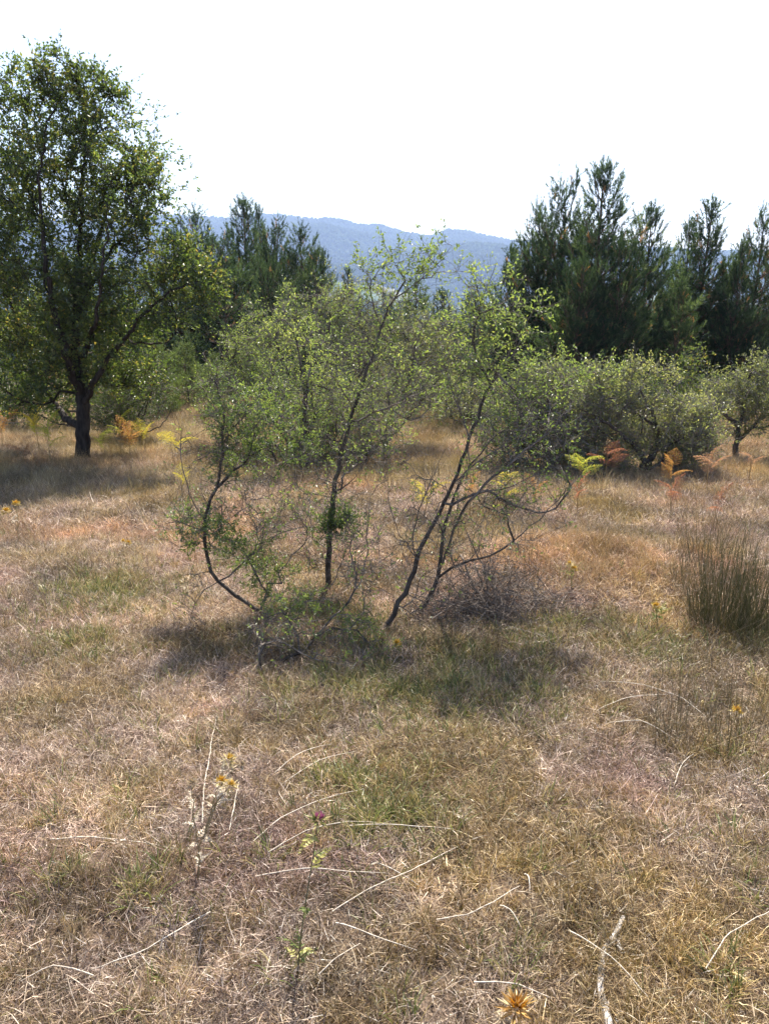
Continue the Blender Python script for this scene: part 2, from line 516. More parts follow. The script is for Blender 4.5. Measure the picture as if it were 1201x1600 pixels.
def greenness(x, y):
    g = np.zeros(len(x))
    for (u, v, r) in ((165, 930, .42), (560, 1230, .17), (610, 1290, .20), (600, 1060, .35), (120, 1010, .25), (740, 1050, .4),
                      (650, 1090, .25), (1000, 1010, .25), (830, 1000, .3), (240, 1370, .06), (100, 1370, .06), (1180, 990, .3), (520, 980, .4)):
        p = GP[(u, v)]
        g = np.maximum(g, np.exp(-((x - p[0]) ** 2 + ((y - p[1]) * .9) ** 2) / (r * r)))
    return g


GP = {}
for q in ((165, 930), (560, 1230), (610, 1290), (600, 1060), (120, 1010), (740, 1050), (650, 1090), (1000, 1010), (830, 1000),
          (240, 1370), (100, 1370), (1180, 990), (520, 980)):
    GP[q] = ground(*q)


def do_scatter(name, label, sets, protos, smin, smax, tintf=None, seed=3, stretch=None):
    rng = np.random.default_rng(seed)
    xs, ys, sc = [], [], []
    for (y0, y1, dens, k, keep) in sets:
        x, y = field_points(rng, y0, y1, dens, keep)
        xs.append(x); ys.append(y); sc.append(np.full(len(x), k))
    x = np.concatenate(xs); y = np.concatenate(ys); n = len(x)
    s = np.concatenate(sc) * rng.uniform(smin, smax, n)
    P = np.stack([x, y, gz(x, y) - .002], 1)
    rot = np.stack([rng.normal(size=n) * .08, rng.normal(size=n) * .08, rng.random(n) * 6.283], 1)
    t = (tintf or patch_tint)(x, y, rng)
    return scatter(name, label, 'grass', P, rot, s, rng.integers(0, len(protos), n), t, protos)


mound_zone = lambda x, y: np.exp(-(((x - 1.38) / .6) ** 4 + ((y - 4.85) / .6) ** 4))
tallness = lambda x, y: np.clip(np.clip((y - 4.3) / 2.4, 0, 1) * (.35 + .9 * noise(x, y, .8, 31)) + mound_zone(x, y), .02, 1)
do_scatter('straw_litter', 'matted grey and tan straw litter covering the near meadow',
           [(.75, 3.2, 600, 1, lambda x, y: (.3 + .7 * noise(x, y, .22, 51)) * (1 - .75 * greenness(x, y))), (3.2, 6.0, 470, 1.2, lambda x, y: (.4 + .6 * noise(x, y, .3, 51)) * (1 - .6 * greenness(x, y))), (6, 11, 150, 1.8, None)], p_litter, .75, 1.35, seed=41)
do_scatter('short_grass', 'short half dried olive and straw turf across the near meadow',
           [(.75, 3.2, 900, 1, lambda x, y: .1 + .9 * noise(x, y, .14, 33)), (3.2, 6, 540, 1.2, lambda x, y: .3 + .7 * noise(x, y, .4, 33)),
            (6, 12, 150, 1.9, None)], p_short, .7, 1.4, seed=42)
do_scatter('tall_dry_grass', 'taller golden dry grass of the meadow before the trees',
           [(1.0, 4.3, 60, .45, lambda x, y: noise(x, y, .5, 35) ** 2), (3.8, 7, 190, .5, tallness), (7, 12, 110, .75, tallness)], p_tall, .6, 1.4, seed=43)
do_scatter('far_dry_grass', 'pale dry grass of the meadow around and behind the shrubs',
           [(8, 14, 70, .55, None), (14, 24, 30, .9, None), (24, 46, 6, 1.6, None)], p_far, .7, 1.2, seed=44)
do_scatter('green_grass', 'still green grass tufts and ground cover patches in the straw',
           [(.75, 3.2, 800, 1, lambda x, y: np.maximum(greenness(x, y), .045)), (3.2, 6.5, 420, 1.1, lambda x, y: np.maximum(greenness(x, y), .05)),
            (6.5, 14, 40, 1.5, lambda x, y: .12 + 0 * x)], p_green, .6, 1.3,
           tintf=lambda x, y, r: np.ones((len(x), 3)) * r.uniform(.75, 1.25, (len(x), 1)), seed=45)


# ------------------------------------------------------------------ woody plants
class Skel:
    def __init__(self, seed):
        self.P = np.zeros((20000, 3)); self.D = np.zeros((20000, 3)); self.par = np.full(20000, -1); self.rm = np.zeros(20000)
        self.n = 0; self.rng = np.random.default_rng(seed); self.term = []
    def node(self, p, par, d, rm=0.):
        k = self.n; self.P[k] = p; self.par[k] = par; self.D[k] = d; self.rm[k] = rm; self.n += 1
        return k
    def path(self, pts, r0, r1, par=None, step=.06, wob=.004):
        pts = np.asarray(pts, float)
        if par is None and self.n: par = int(np.argmin(((self.P[:self.n] - pts[0]) ** 2).sum(1)))
        elif par is None: par = -1
        seg = np.linalg.norm(np.diff(pts, axis=0), axis=1); s = np.concatenate([[0], np.cumsum(seg)])
        m = max(3, int(s[-1] / step)); q = np.linspace(0, s[-1], m)
        pp = np.stack([np.interp(q, s, pts[:, c]) for c in range(3)], 1)
        for _ in range(2): pp[1:-1] = (pp[:-2] + 2 * pp[1:-1] + pp[2:]) / 4
        pp[1:] += self.rng.normal(size=(m - 1, 3)) * wob
        dd = unit(np.gradient(pp, axis=0))
        for k in range(0 if par < 0 else 1, m):
            par = self.node(pp[k], par, dd[k], r0 + (r1 - r0) * k / (m - 1))
        return par
    def grow(self, targets, step=.12, jit=.12, up=.15, fwd=.7, start=0):
        base = self.P[0]
        T = np.asarray(targets)
        for t in T[np.argsort(((T - base) ** 2).sum(1) * self.rng.uniform(.6, 1.5, len(T)))]:
            D = t - self.P[start:self.n]; d = np.linalg.norm(D, axis=1) + 1e-6
            cost = d * (1 + fwd * (1 - (D * self.D[start:self.n]).sum(1) / d))
            k = int(np.argmin(cost)) + start; dist = float(np.linalg.norm(t - self.P[k]))
            if dist < .02: continue
            c = self.P[k] + self.D[k] * dist * .4 + np.array([0, 0, up * dist])
            m = max(2, int(math.ceil(dist / step))); par = k; ids = [k]; prev = self.P[k].copy()
            for q in range(1, m + 1):
                f = q / m
                p = (1 - f) ** 2 * self.P[k] + 2 * f * (1 - f) * c + f * f * t
                if q < m: p = p + self.rng.normal(size=3) * jit * min(step, dist) * .5
                par = self.node(p, par, unit(p - prev)); ids.append(par); prev = p
            self.term.append(ids)
    def radii(self, tip, ex=2.3, cap=None):
        n = self.n; acc = np.zeros(n); r = np.zeros(n)
        for k in range(n - 1, -1, -1):
            v = acc[k] ** (1 / ex) if acc[k] > 0 else tip
            if cap is not None: v = min(v, cap)
            r[k] = max(v, self.rm[k])
            if self.par[k] >= 0: acc[self.par[k]] += v ** ex
        return r
    def wood(self, geo, tip, cap=None, split=None, ex=2.3):
        r = self.radii(tip, ex, cap); n = self.n
        kids = [[] for _ in range(n)]
        for k in range(n):
            if self.par[k] >= 0: kids[self.par[k]].append(k)
        starts = [(k, None) for k in range(n) if self.par[k] < 0]
        while starts:
            k, fr = starts.pop()
            pts = [] if fr is None else [self.P[fr]]; rr = [] if fr is None else [r[k]]
            while True:
                pts.append(self.P[k]); rr.append(r[k])
                c = sorted(kids[k], key=lambda q: -r[q])
                if not c: break
                for q in c[1:]: starts.append((q, k))
                k = c[0]
            if len(pts) < 2: continue
            mr = max(rr)
            Vt, Ft = tube(pts, rr, 9 if mr > .05 else 6 if mr > .018 else 4 if mr > .006 else 3)
            (geo if split is None or mr > split[0] else split[1]).add(Vt, Ft)
        return r


def blobs_px(spec, n, rng, surf=.55):
    """points inside ellipsoids given by pixel centre, world depth, pixel radii"""
    vol = np.array([s[3] * s[4] * (s[5] if len(s) > 5 else 1) for s in spec], float); vol /= vol.sum()
    out = []
    for s, k in zip(spec, rng.multinomial(n, vol)):
        c = at(s[0], s[1], s[2]); sc = s[2] / F_PX * 1.03
        rad = np.array([s[3] * sc, (s[3] + s[4]) * .5 * sc, s[4] * sc])
        q = rng.normal(size=(k, 3)) * .52
        q *= np.minimum(1, 1.3 / np.linalg.norm(q, axis=1, keepdims=True))
        out.append(c + q * rad)
    return np.concatenate(out)


def foliage(sk, rng, twig_geo, leaf_geo, n_tw, tw_len, tw_r, n_lf, LL, LW, spread=.8, up=.2, bare=.0, hue=0., part=.7, leaf_up=.1):
    B, D = [], []
    for ids in sk.term:
        m = len(ids)
        lo = int((1 - part) * (m - 1))
        k = rng.integers(lo, m - 1, n_tw) if m - 1 > lo else np.full(n_tw, m - 2)
        f = rng.random((n_tw, 1)); idn = np.array(ids)
        a = sk.P[idn[k]]; b = sk.P[idn[k + 1]]
        B.append(a + (b - a) * f); D.append(np.tile(sk.D[ids[-1]], (n_tw, 1)))
    B = np.concatenate(B); D = np.concatenate(D); n = len(B)
    D = unit(D * .7 + rng.normal(size=(n, 3)) * spread * .6 + np.array([0, 0, up]))
    L = rng.uniform(tw_len[0], tw_len[1], n)
    E = B + D * L[:, None]
    Vt, Ft = sticks(B, E, tw_r, tw_r * .5, rng); twig_geo.add(Vt, Ft)
    keep = np.where(rng.random(n) >= bare)[0]
    k = np.repeat(keep, n_lf); m = len(k)
    s = rng.random(m) ** .7
    P = B[k] + D[k] * (L[k] * s)[:, None] + rng.normal(size=(m, 3)) * .006
    ld = unit(D[k] * .6 + rng.normal(size=(m, 3)) * .75 + np.array([0, 0, leaf_up]))
    Vl, Fl = leaf_quads(P, ld, rng.uniform(*LL, m), rng.uniform(*LW, m), rng)
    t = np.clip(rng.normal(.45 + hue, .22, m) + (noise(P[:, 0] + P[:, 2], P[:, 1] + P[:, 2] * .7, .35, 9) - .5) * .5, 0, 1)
    leaf_geo.add(Vl, Fl, np.repeat(np.stack([t, t, t], 1), 4, 0))


def place_woody(name, label, cat, org, wood, twig, leaf, wmat, tmat, lmat, wood_name='trunk', leaf_name='crown', group=None):
    t = thing(name, label, cat, org, group)
    if wood and wood.V: link(wood_name, wood.mesh(wood_name, M[wmat], org, True), t)
    if twig and twig.V: link('twigs', twig.mesh('twigs', M[tmat], org), t, kind='stuff')
    if leaf and leaf.V: link(leaf_name, leaf.mesh(leaf_name, M[lmat], org), t, kind='stuff')
    return t


def px_path(pts):
    return [at(u, v, y) for u, v, y in pts]


# --- the big round-crowned tree on the left
def left_tree():
    rng = np.random.default_rng(101)
    b = ground(130, 722); Y0 = b[1]
    sk = Skel(102)
    def J(u, v, dy=0.): return at(u, v, Y0 + dy)
    base = b - np.array([0, 0, .08])
    sk.path([base, J(128, 690), J(130, 650), J(128, 600)], .10, .078, step=.08, wob=.006)
    sk.path([J(128, 605), J(118, 540, .1), J(120, 470, .15), J(125, 380, .1), J(128, 300, .1), J(135, 210, .1), J(125, 140, .1)], .06, .008, wob=.012)
    sk.path([J(129, 640), J(145, 600, -.2), J(170, 560, -.3), J(200, 525, -.4), J(235, 480, -.5), J(275, 450, -.5), J(315, 440, -.5)], .045, .008, wob=.012)
    sk.path([J(128, 620), J(105, 560, -.3), J(85, 490, -.5), J(70, 400, -.6), J(60, 290, -.5), J(75, 180, -.4)], .05, .007, wob=.012)
    sk.path([J(122, 500, .1), J(140, 420, .4), J(165, 340, .5), J(190, 270, .5), J(225, 240, .5)], .042, .007, wob=.012)
    sk.path([J(126, 590), J(90, 550, .5), J(40, 500, .7), J(0, 440, .8), J(-40, 380, .8)], .042, .007, wob=.012)
    sk.path([J(130, 560, .1), J(150, 500, -.6), J(160, 420, -.8), J(170, 340, -.8)], .038, .007, wob=.012)
    sk.path([J(110, 660), J(92, 640, .4), J(70, 600, .8), J(40, 590, 1.2)], .05, .012, wob=.01)
    spec = [(110, 170, Y0, 62, 75), (72, 140, Y0 - .2, 22, 40), (115, 135, Y0, 26, 30), (170, 145, Y0 + .1, 26, 36), (130, 260, Y0, 112, 90),
            (215, 275, Y0 + .2, 58, 62), (30, 240, Y0 + .2, 62, 80), (10, 330, Y0 + .4, 80, 90), (110, 380, Y0, 120, 95),
            (70, 480, Y0, 110, 90), (150, 490, Y0 - .2, 90, 80), (240, 430, Y0 - .3, 62, 75), (305, 450, Y0 - .5, 38, 48), (285, 400, Y0 - .3, 40, 40),
            (30, 560, Y0 + .4, 80, 55), (-40, 400, Y0 + .5, 70, 120), (225, 520, Y0 - .3, 50, 45), (90, 590, Y0, 80, 45), (190, 330, Y0, 70, 60), (50, 620, Y0 + .6, 70, 35), (190, 590, Y0 + .5, 60, 40), (322, 455, Y0 - .5, 28, 40), (150, 560, Y0 + .4, 80, 50), (70, 115, Y0 - .2, 9, 26), (112, 118, Y0, 9, 24), (142, 125, Y0 + .1, 9, 22), (172, 120, Y0 + .1, 9, 26), (40, 135, Y0, 10, 25), (250, 290, Y0 + .2, 28, 50), (0, 170, Y0 + .2, 30, 40)]
    sk.grow(blobs_px(spec, 1450, rng), step=.16, jit=.2, up=.2, fwd=.6)
    w, tw, lf = Geo(), Geo(), Geo()
    sk.wood(w, .0028, cap=.03, split=(.02, tw))
    foliage(sk, rng, tw, lf, 7, (.10, .34), .0022, 7, (.032, .058), (.018, .033), spread=.85, up=.45, part=.75, hue=.03)
    place_woody('pear_tree', 'tall round-crowned broadleaf tree with dark forked trunk shading the dry grass', 'tree', b, w, tw, lf,
                'bark_pear', 'bark_pear', 'pear_leaf')


left_tree()


# --- pines
def pine_meshes(seed, H=5.0, R=1.25, power=.7, nw=17, low=.03):
    rng = np.random.default_rng(seed)
    wood = Geo()
    zt = np.linspace(0, H, 14)
    wob = np.cumsum(rng.normal(size=(14, 2)) * .012, 0)
    TP = np.concatenate([wob, zt[:, None]], 1); TP[0, 2] = -.15
    Vt, Ft = tube(TP, .075 * (1 - zt / H) ** .8 + .008, 8); wood.add(Vt, Ft)
    SB, SA, SL = [], [], []
    lob = rng.uniform(.7, 1.25, 5)
    for w in range(nw):
        f = low + (1 - low - .03) * (w + rng.uniform(-.25, .25)) / (nw - 1) ; f = min(max(f, .03), .97)
        z = f * H
        cx = np.interp(z, zt, TP[:, 0]); cyy = np.interp(z, zt, TP[:, 1])
        env = (1 - f) ** power * (.75 + .25 * min(1, f / .2)) * lob[w % 5]
        nb = rng.integers(5, 8) if f < .8 else rng.integers(3, 6)
        a0 = rng.random() * 6.28
        for q in range(nb):
            L = R * env * rng.uniform(.6, 1.3) + .2
            az = a0 + q * 6.283 / nb + rng.normal() * .25
            th0 = math.radians(np.interp(f, [0, .5, 1], [84, 66, 32]) + rng.normal() * 7)
            th1 = th0 - math.radians(rng.uniform(22, 45))
            h = np.array([math.cos(az), math.sin(az), 0.])
            m = 7; pts = [np.array([cx, cyy, z])]
            for s in range(m):
                th = th0 + (th1 - th0) * s / (m - 1)
                pts.append(pts[-1] + (h * math.sin(th) + np.array([0, 0, math.cos(th)])) * L / m + rng.normal(size=3) * .012)
            pts = np.array(pts)
            Vt, Ft = tube(pts, np.linspace(.022 * (L / R) + .006, .004, m + 1), 4); wood.add(Vt, Ft)
            side = unit(np.cross(h, [0, 0, 1.]))
            nsub = max(3, int(L / .12))
            dirT = unit(pts[-1] - pts[-2])
            SB.append(pts[-1]); SA.append(unit(dirT + np.array([0, 0, .5]))); SL.append(rng.uniform(.26, .42))
            for s in range(nsub):
                fr = .25 + .75 * (s + rng.random()) / nsub
                k = fr * m; k0 = min(int(k), m - 1); p = pts[k0] + (pts[k0 + 1] - pts[k0]) * (k - k0)
                dl = unit(pts[k0 + 1] - pts[k0])
                sg = 1 if s % 2 else -1
                l2 = (1.05 - fr) * L * .55 * rng.uniform(.6, 1.2) + .08
                d2 = unit(dl * .7 + side * sg * rng.uniform(.5, 1.) + np.array([0, 0, rng.uniform(-.1, .45)]))
                e = p + d2 * l2
                if l2 > .12:
                    Vt, Ft = tube([p, (p + e) / 2 + rng.normal(size=3) * .01, e], [.006, .005, .003], 3); wood.add(Vt, Ft)
                SB.append(e); SA.append(unit(d2 + np.array([0, 0, .5]) + rng.normal(size=3) * .3)); SL.append(rng.uniform(.16, .34))
                for _ in range(int(l2 / .17)):
                    g = rng.uniform(.2, .9)
                    SB.append(p + (e - p) * g); SA.append(unit(d2 * .7 + rng.normal(size=3) * .55 + np.array([0, 0, .6]))); SL.append(rng.uniform(.12, .26))
    for _ in range(5):
        SB.append(TP[-1] - np.array([0, 0, rng.random() * .25])); SA.append(unit(np.array([0, 0, 1.]) + rng.normal(size=3) * .22)); SL.append(rng.uniform(.22, .4))
    SB = np.array(SB); SA = np.array(SA); SL = np.array(SL); ns = len(SB); nn = 40
    s = rng.random((ns, nn)); ang = rng.random((ns, nn)) * 6.283
    U = unit(np.cross(SA, unit(rng.normal(size=(ns, 3))))); W = np.cross(SA, U)
    rad = np.cos(ang)[..., None] * U[:, None] + np.sin(ang)[..., None] * W[:, None]
    base = SB[:, None] + SA[:, None] * (SL[:, None] * s)[..., None]
    nd = unit(SA[:, None] * .8 + rad * (1.0 - .45 * s)[..., None])
    nl = rng.uniform(.055, .105, (ns, nn))
    tip = base + nd * nl[..., None]
    wv = unit(np.cross(nd, rng.normal(size=(ns, nn, 3)))) * .0066
    Vn = np.stack([base - wv, base + wv, tip], 2).reshape(-1, 3)
    Fn = np.arange(len(Vn)).reshape(-1, 3)
    inner = np.clip(np.linalg.norm(SB[:, :2], axis=1) / (R * .9), 0, 1)
    t = np.clip(rng.normal(.30, .25, ns) + .35 * inner * rng.random(ns), 0, .9)
    t[rng.random(ns) < .018] = 1.
    tt = np.clip(np.repeat(t[:, None], nn, 1) + rng.normal(size=(ns, nn)) * .06, 0, .93)
    tt = np.where(t[:, None] > .99, 1., tt).reshape(-1)
    T3 = np.repeat(np.stack([tt, tt, tt], 1), 3, 0)
    return (wood.mesh('trunk', M['bark_pine'], smooth=True), mesh_np('crown', Vn, Fn, M['needle'], T3), mesh_np('crown', Vn, Fn, M['soft_needle'], T3))


PINES = [pine_meshes(201, R=1.95, power=.58, nw=15), pine_meshes(202, R=1.75, power=.72, nw=15), pine_meshes(203, R=2.1, power=.5, nw=14),
         pine_meshes(204, R=1.55, power=.8, nw=15), pine_meshes(205, R=2.4, power=.45, nw=13)]
PINE_N = [0]


def pine(u, v, Y, var, fat, label, group=None, name='pine_tree', soft=False):
    top = at(u, v, Y); z0 = float(gz(top[0], Y)); H = top[2] - z0
    o = thing(name, label, 'pine tree', (top[0], Y, z0), group)
    PINE_N[0] += 1
    s = H / 5.05
    o.scale = (s * fat, s * fat, s); o.rotation_euler = (0, 0, PINE_N[0] * 2.4)
    w, c, c2 = PINES[var]
    link('trunk', w, o); link('crown', c2 if soft else c, o, kind='stuff')
    return o


# left of the gap
LEFTG = 'pines standing behind the round-crowned tree'
pine(305, 346, 25, 0, .95, 'blunt-topped pine showing just above the yellowing limb of the round-crowned tree', LEFTG)
pine(380, 327, 27, 1, .95, 'tallest narrow pine with a pointed tip in the group beside the round-crowned tree', LEFTG)
pine(404, 337, 33, 3, .55, 'thin pine spire poking up just behind the tallest pointed pine', LEFTG)
pine(428, 374, 26, 2, .95, 'bushy pine between the thin spire and the pine sloping to the valley gap', LEFTG)
pine(470, 371, 25, 0, 1.05, 'dense dark pine at the valley gap edge of the left pine group', LEFTG)
pine(497, 410, 23, 4, .8, 'low broad pine ending the left pine group at the valley gap', LEFTG)
pine(345, 392, 22, 2, .9, 'shorter pine in front of the tallest pointed pine, over the shaded undergrowth', LEFTG)
pine(268, 372, 24, 1, .9, 'pine half hidden behind the right limb of the round-crowned tree', LEFTG)
pine(425, 430, 20, 4, .8, 'low wide pine directly behind the pale green shrubs beside the pine group', LEFTG)
pine(200, 430, 24, 0, 1.1, 'pine seen through the lower crown of the round-crowned tree', LEFTG)
pine(110, 420, 26, 2, 1.1, 'dark pine hidden behind the trunk of the round-crowned tree', LEFTG)
pine(20, 430, 25, 4, 1.0, 'dark pine behind the dead grey branches beside the round-crowned tree', LEFTG)
# in the gap
MIDG = 'pines in the valley gap'
pine(543, 428, 30, 3, .8, 'small pine top with bare twigs in the valley gap', MIDG)
pine(650, 447, 18, 0, 1.0, 'bright green young pine behind the upright dark-stemmed shrub', MIDG, soft=True)
pine(690, 462, 21, 1, 1.1, 'young pine between the bright green pine and the leaning shrub', MIDG)
pine(605, 470, 22, 2, .9, 'low young pine behind the upright stem in the valley gap', MIDG)
pine(740, 470, 24, 4, .9, 'low pine behind the leaning shrub at the foot of the right pine group', MIDG)
pine(560, 500, 19, 4, .7, 'short pine behind the grey twiggy shrubs in the middle', MIDG)
# right of the gap
RIGHTG = 'pines of the right hand group'
pine(945, 276, 16.5, 1, 1.0, 'tallest pine with an open pointed top in the group above the grey thicket', RIGHTG)
pine(882, 316, 17.5, 2, .8, 'broad pine shoulder to shoulder with the tallest pine of its group', RIGHTG)
pine(842, 342, 18, 0, .85, 'pine with ragged upright shoots on the valley side of the tallest pine', RIGHTG)
pine(802, 397, 19, 3, .9, 'short slim pine at the valley gap edge of the right pine group', RIGHTG)
pine(1015, 340, 17, 1, .85, 'narrow pine with browned twigs beside the tallest pine', RIGHTG)
pine(975, 400, 15.2, 4, .85, 'spreading lower pine in front of the tallest pine with brown dead twigs', RIGHTG)
pine(905, 430, 15, 4, .8, 'dark low pine filling under the broad pine', RIGHTG)
pine(1108, 331, 18, 3, 1.05, 'slender open pine standing apart with hills on both sides', RIGHTG)
pine(1080, 360, 18.6, 1, .7, 'twin narrow pine just behind the slender open pine', RIGHTG)
pine(1062, 455, 15.6, 0, .8, 'grey green pine under the slender open pine', RIGHTG)
pine(1192, 350, 18, 0, .95, 'tall pine behind the small thorny tree by the field edge', RIGHTG)
pine(1160, 392, 17.2, 3, .75, 'bushy pine between the slender open pine and the tall one by the field edge', RIGHTG)
pine(1240, 380, 18.5, 4, .9, 'broad pine beyond the tall one at the field edge', RIGHTG)
# soft young pines low at the meadow end
YG = 'young pines at the meadow end'
pine(290, 545, 16.5, 4, 1.1, 'soft green young pine at the far end of the grassy opening', YG, 'young_pine', True)
pine(240, 540, 15, 4, 1.1, 'young pine beside the trunk shade of the round-crowned tree', YG, 'young_pine', True)
pine(335, 560, 17.5, 2, 1.3, 'small young pine where the grassy opening meets the dark pines', YG, 'young_pine', True)
pine(740, 560, 14, 4, 1.1, 'young pine low behind the leaning shrub', YG, 'young_pine', True)


# --- shrubs of the middle ground
def shrub(name, label, cat, base_uv, stems, spec, n, seed, leaf='shrub_leaf', bark='bark_dark', twig='bark_grey', n_tw=6, n_lf=5,
          tw_len=(.08, .28), LL=(.024, .042), LW=(.011, .019), bare=.2, tip=.0028, hue=0., rad=(.028, .008), Y=None, up=.2, spread=.9, group=None, n_stem=5):
    rng = np.random.default_rng(seed)
    b = ground(*base_uv); Y0 = b[1]
    sk = Skel(seed + 1)
    base = b - np.array([0, 0, .05])
    spec = [(s[0], s[1], Y0 + s[4 + 0 * 1] if False else Y0 + (s[4] if len(s) > 4 else 0), s[2], s[3]) for s in spec]
    pts = blobs_px(spec, n, rng)
    if stems:
        for q, st in enumerate(stems):
            P = [at(u, v, Y0 + dy) for u, v, dy in st]
            if q == 0: P = [base] + P
            sk.path(P, rad[0] * (1 if q == 0 else .7), rad[1], wob=.008)
    else:
        sk.node(base, -1, np.array([0, 0, 1.]), rad[0])
        far = pts[rng.choice(len(pts), n_stem, replace=False)]
        for t in far:
            mid = base + (t - base) * .5 + rng.normal(size=3) * .12 + np.array([0, 0, .05])
            sk.path([base, mid, t], rad[0] * rng.uniform(.6, 1), rad[1], par=0, wob=.012)
    sk.grow(pts, step=.11, jit=.3, up=up * .6, fwd=.6)
    w, tw, lf = Geo(), Geo(), Geo()
    sk.wood(w, tip, cap=rad[0] * .8, split=(.012, tw))
    foliage(sk, rng, tw, lf, n_tw, tw_len, .0017, n_lf, LL, LW, spread=spread, up=up, bare=bare, hue=hue, part=.8)
    return place_woody(name, label, cat, b, w, tw, lf, bark, twig, leaf, 'stems', 'foliage', group)


shrub('grey_shrub', 'tall pale green twiggy shrub nearest the left pine group', 'shrub', (480, 715), None,
      [(425, 545, 30, 50), (470, 500, 28, 40), (395, 590, 40, 30), (440, 625, 60, 30), (515, 545, 30, 55), (500, 640, 60, 40), (540, 500, 22, 35), (450, 470, 14, 25), (505, 480, 12, 25)], 470, 301,
      leaf='shrub_leaf', n_tw=8, n_lf=5, bare=.5, n_stem=9)
shrub('grey_shrub', 'tall grey twiggy shrub between the pale shrub and the bright green pine', 'shrub', (600, 705), 
      [[(612, 660, 0), (640, 590, 0), (655, 530, 0)], [(605, 690, 0), (640, 650, -.2), (680, 600, -.2)], [(602, 700, 0), (570, 640, .2), (560, 560, .2), (545, 490, .2)]],
      [(545, 470, 50, 45), (600, 520, 60, 50), (660, 520, 45, 45), (570, 600, 70, 60), (650, 600, 55, 50), (690, 560, 40, 50)], 600, 311,
      leaf='grey_leaf', n_tw=8, n_lf=4, bare=.4)
shrub('thorny_shrub', 'straggling half bare shrub in front of the dark pines at the clearing', 'shrub', (385, 705), None,
      [(370, 560, 40, 45), (400, 520, 40, 40), (350, 610, 35, 50), (400, 620, 50, 50), (330, 650, 25, 30)], 300, 305, leaf='shrub_leaf', n_tw=7, n_lf=4, bare=.4, hue=.05, n_stem=6)
shrub('pale_sapling', 'light green sapling with thin upright stems behind the upright dark-stemmed shrub', 'shrub', (470, 745), None,
      [(440, 515, 14, 40), (475, 545, 18, 45), (430, 600, 30, 40), (500, 610, 30, 40), (460, 650, 50, 40), (520, 580, 14, 40)], 190, 307, leaf='shrub_leaf', n_tw=7, n_lf=5, bare=.3, hue=.15, n_stem=6)
LOW = dict(leaf='shrub_leaf', n_tw=8, n_lf=5, bare=.6, n_stem=8, rad=(.016, .005))
shrub('low_scrub', 'low tangled scrub behind the foot of the upright dark-stemmed shrub', 'shrub', (565, 735), None,
      [(555, 695, 55, 28), (600, 680, 40, 35), (520, 670, 35, 40), (570, 640, 50, 40)], 260, 401, **LOW)
shrub('low_scrub', 'tangled yellow green scrub seen through the tips of the leaning shrub', 'shrub', (815, 738), None,
      [(800, 700, 45, 38), (840, 665, 45, 40), (780, 660, 35, 40), (830, 620, 35, 30), (760, 700, 30, 30)], 230, 403, **LOW)
shrub('low_scrub', 'low scrub filling in under the front of the grey thicket', 'shrub', (930, 744), None,
      [(925, 715, 60, 32), (890, 680, 45, 35), (965, 690, 45, 35), (930, 645, 40, 30)], 220, 405, **dict(LOW, leaf='grey_leaf', hue=.15))
shrub('low_scrub', 'twiggy scrub between the crooked trunk and the thorny tree', 'shrub', (1070, 738), None,
      [(1065, 705, 45, 32), (1095, 680, 35, 30), (1040, 670, 35, 30), (1100, 640, 25, 25)], 240, 407, **dict(LOW, leaf='grey_leaf', hue=.05))
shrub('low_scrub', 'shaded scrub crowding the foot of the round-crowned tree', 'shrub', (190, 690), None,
      [(185, 640, 40, 38), (215, 620, 35, 40), (160, 620, 35, 40), (240, 600, 30, 35)], 260, 409, **dict(LOW, leaf='pear_leaf', bare=.2, hue=-.35))  # leaf tint lowered: shade under the tree is put into the colour
shrub('yellowing_shrub', 'yellow green low shrub at the foot of the pale twiggy shrub', 'shrub', (450, 735), None,
      [(430, 650, 50, 40), (480, 680, 55, 45), (400, 680, 30, 40), (520, 690, 40, 40)], 190, 321, leaf='shrub_leaf', hue=.18, n_tw=6, n_lf=4, bare=.2, tw_len=(.06, .2))
shrub('grey_thicket', 'wide grey green thicket with a crooked dark trunk and ferns before it', 'shrub', (1008, 742),
      [[(1015, 715, 0), (1030, 690, 0), (1020, 650, 0), (1000, 610, 0)], [(1012, 725, 0), (985, 690, -.2), (950, 660, -.2), (910, 640, -.2)],
       [(1020, 705, 0), (1060, 680, .2), (1085, 650, .2)], [(1008, 738, 0), (960, 725, .1), (900, 710, .1), (860, 690, .1)]],
      [(890, 640, 40, 40), (935, 625, 30, 35), (985, 635, 35, 45), (1045, 645, 35, 35), (860, 690, 45, 35), (1010, 690, 60, 30), (930, 690, 50, 35), (1075, 670, 30, 30), (880, 722, 55, 24), (960, 728, 60, 20), (1060, 718, 45, 20), (820, 715, 35, 25), (1085, 690, 35, 35), (865, 592, 18, 30), (925, 585, 16, 26), (985, 582, 22, 24), (1045, 606, 16, 24), (815, 660, 30, 30), (1100, 650, 22, 20), (1030, 575, 10, 18)],
      900, 331, leaf='grey_leaf', n_tw=8, n_lf=5, bare=.5, hue=.1, tw_len=(.07, .24), rad=(.05, .01), LL=(.024, .042), LW=(.013, .022))
shrub('thorn_tree', 'small spreading thorny tree with a dark leaning trunk at the field edge', 'tree', (1145, 722),
      [[(1150, 690, 0), (1158, 650, 0), (1165, 610, 0), (1175, 570, 0)], [(1150, 690, 0), (1180, 660, 0), (1210, 640, 0)], [(1155, 665, 0), (1120, 640, 0), (1095, 625, 0)]],
      [(1140, 605, 40, 22), (1190, 580, 40, 25), (1100, 635, 35, 20), (1195, 640, 45, 20), (1240, 610, 40, 40), (1150, 665, 40, 14), (1165, 630, 30, 18)], 330, 341,
      leaf='grey_leaf', n_tw=8, n_lf=5, bare=.15, hue=-.05, rad=(.045, .01))
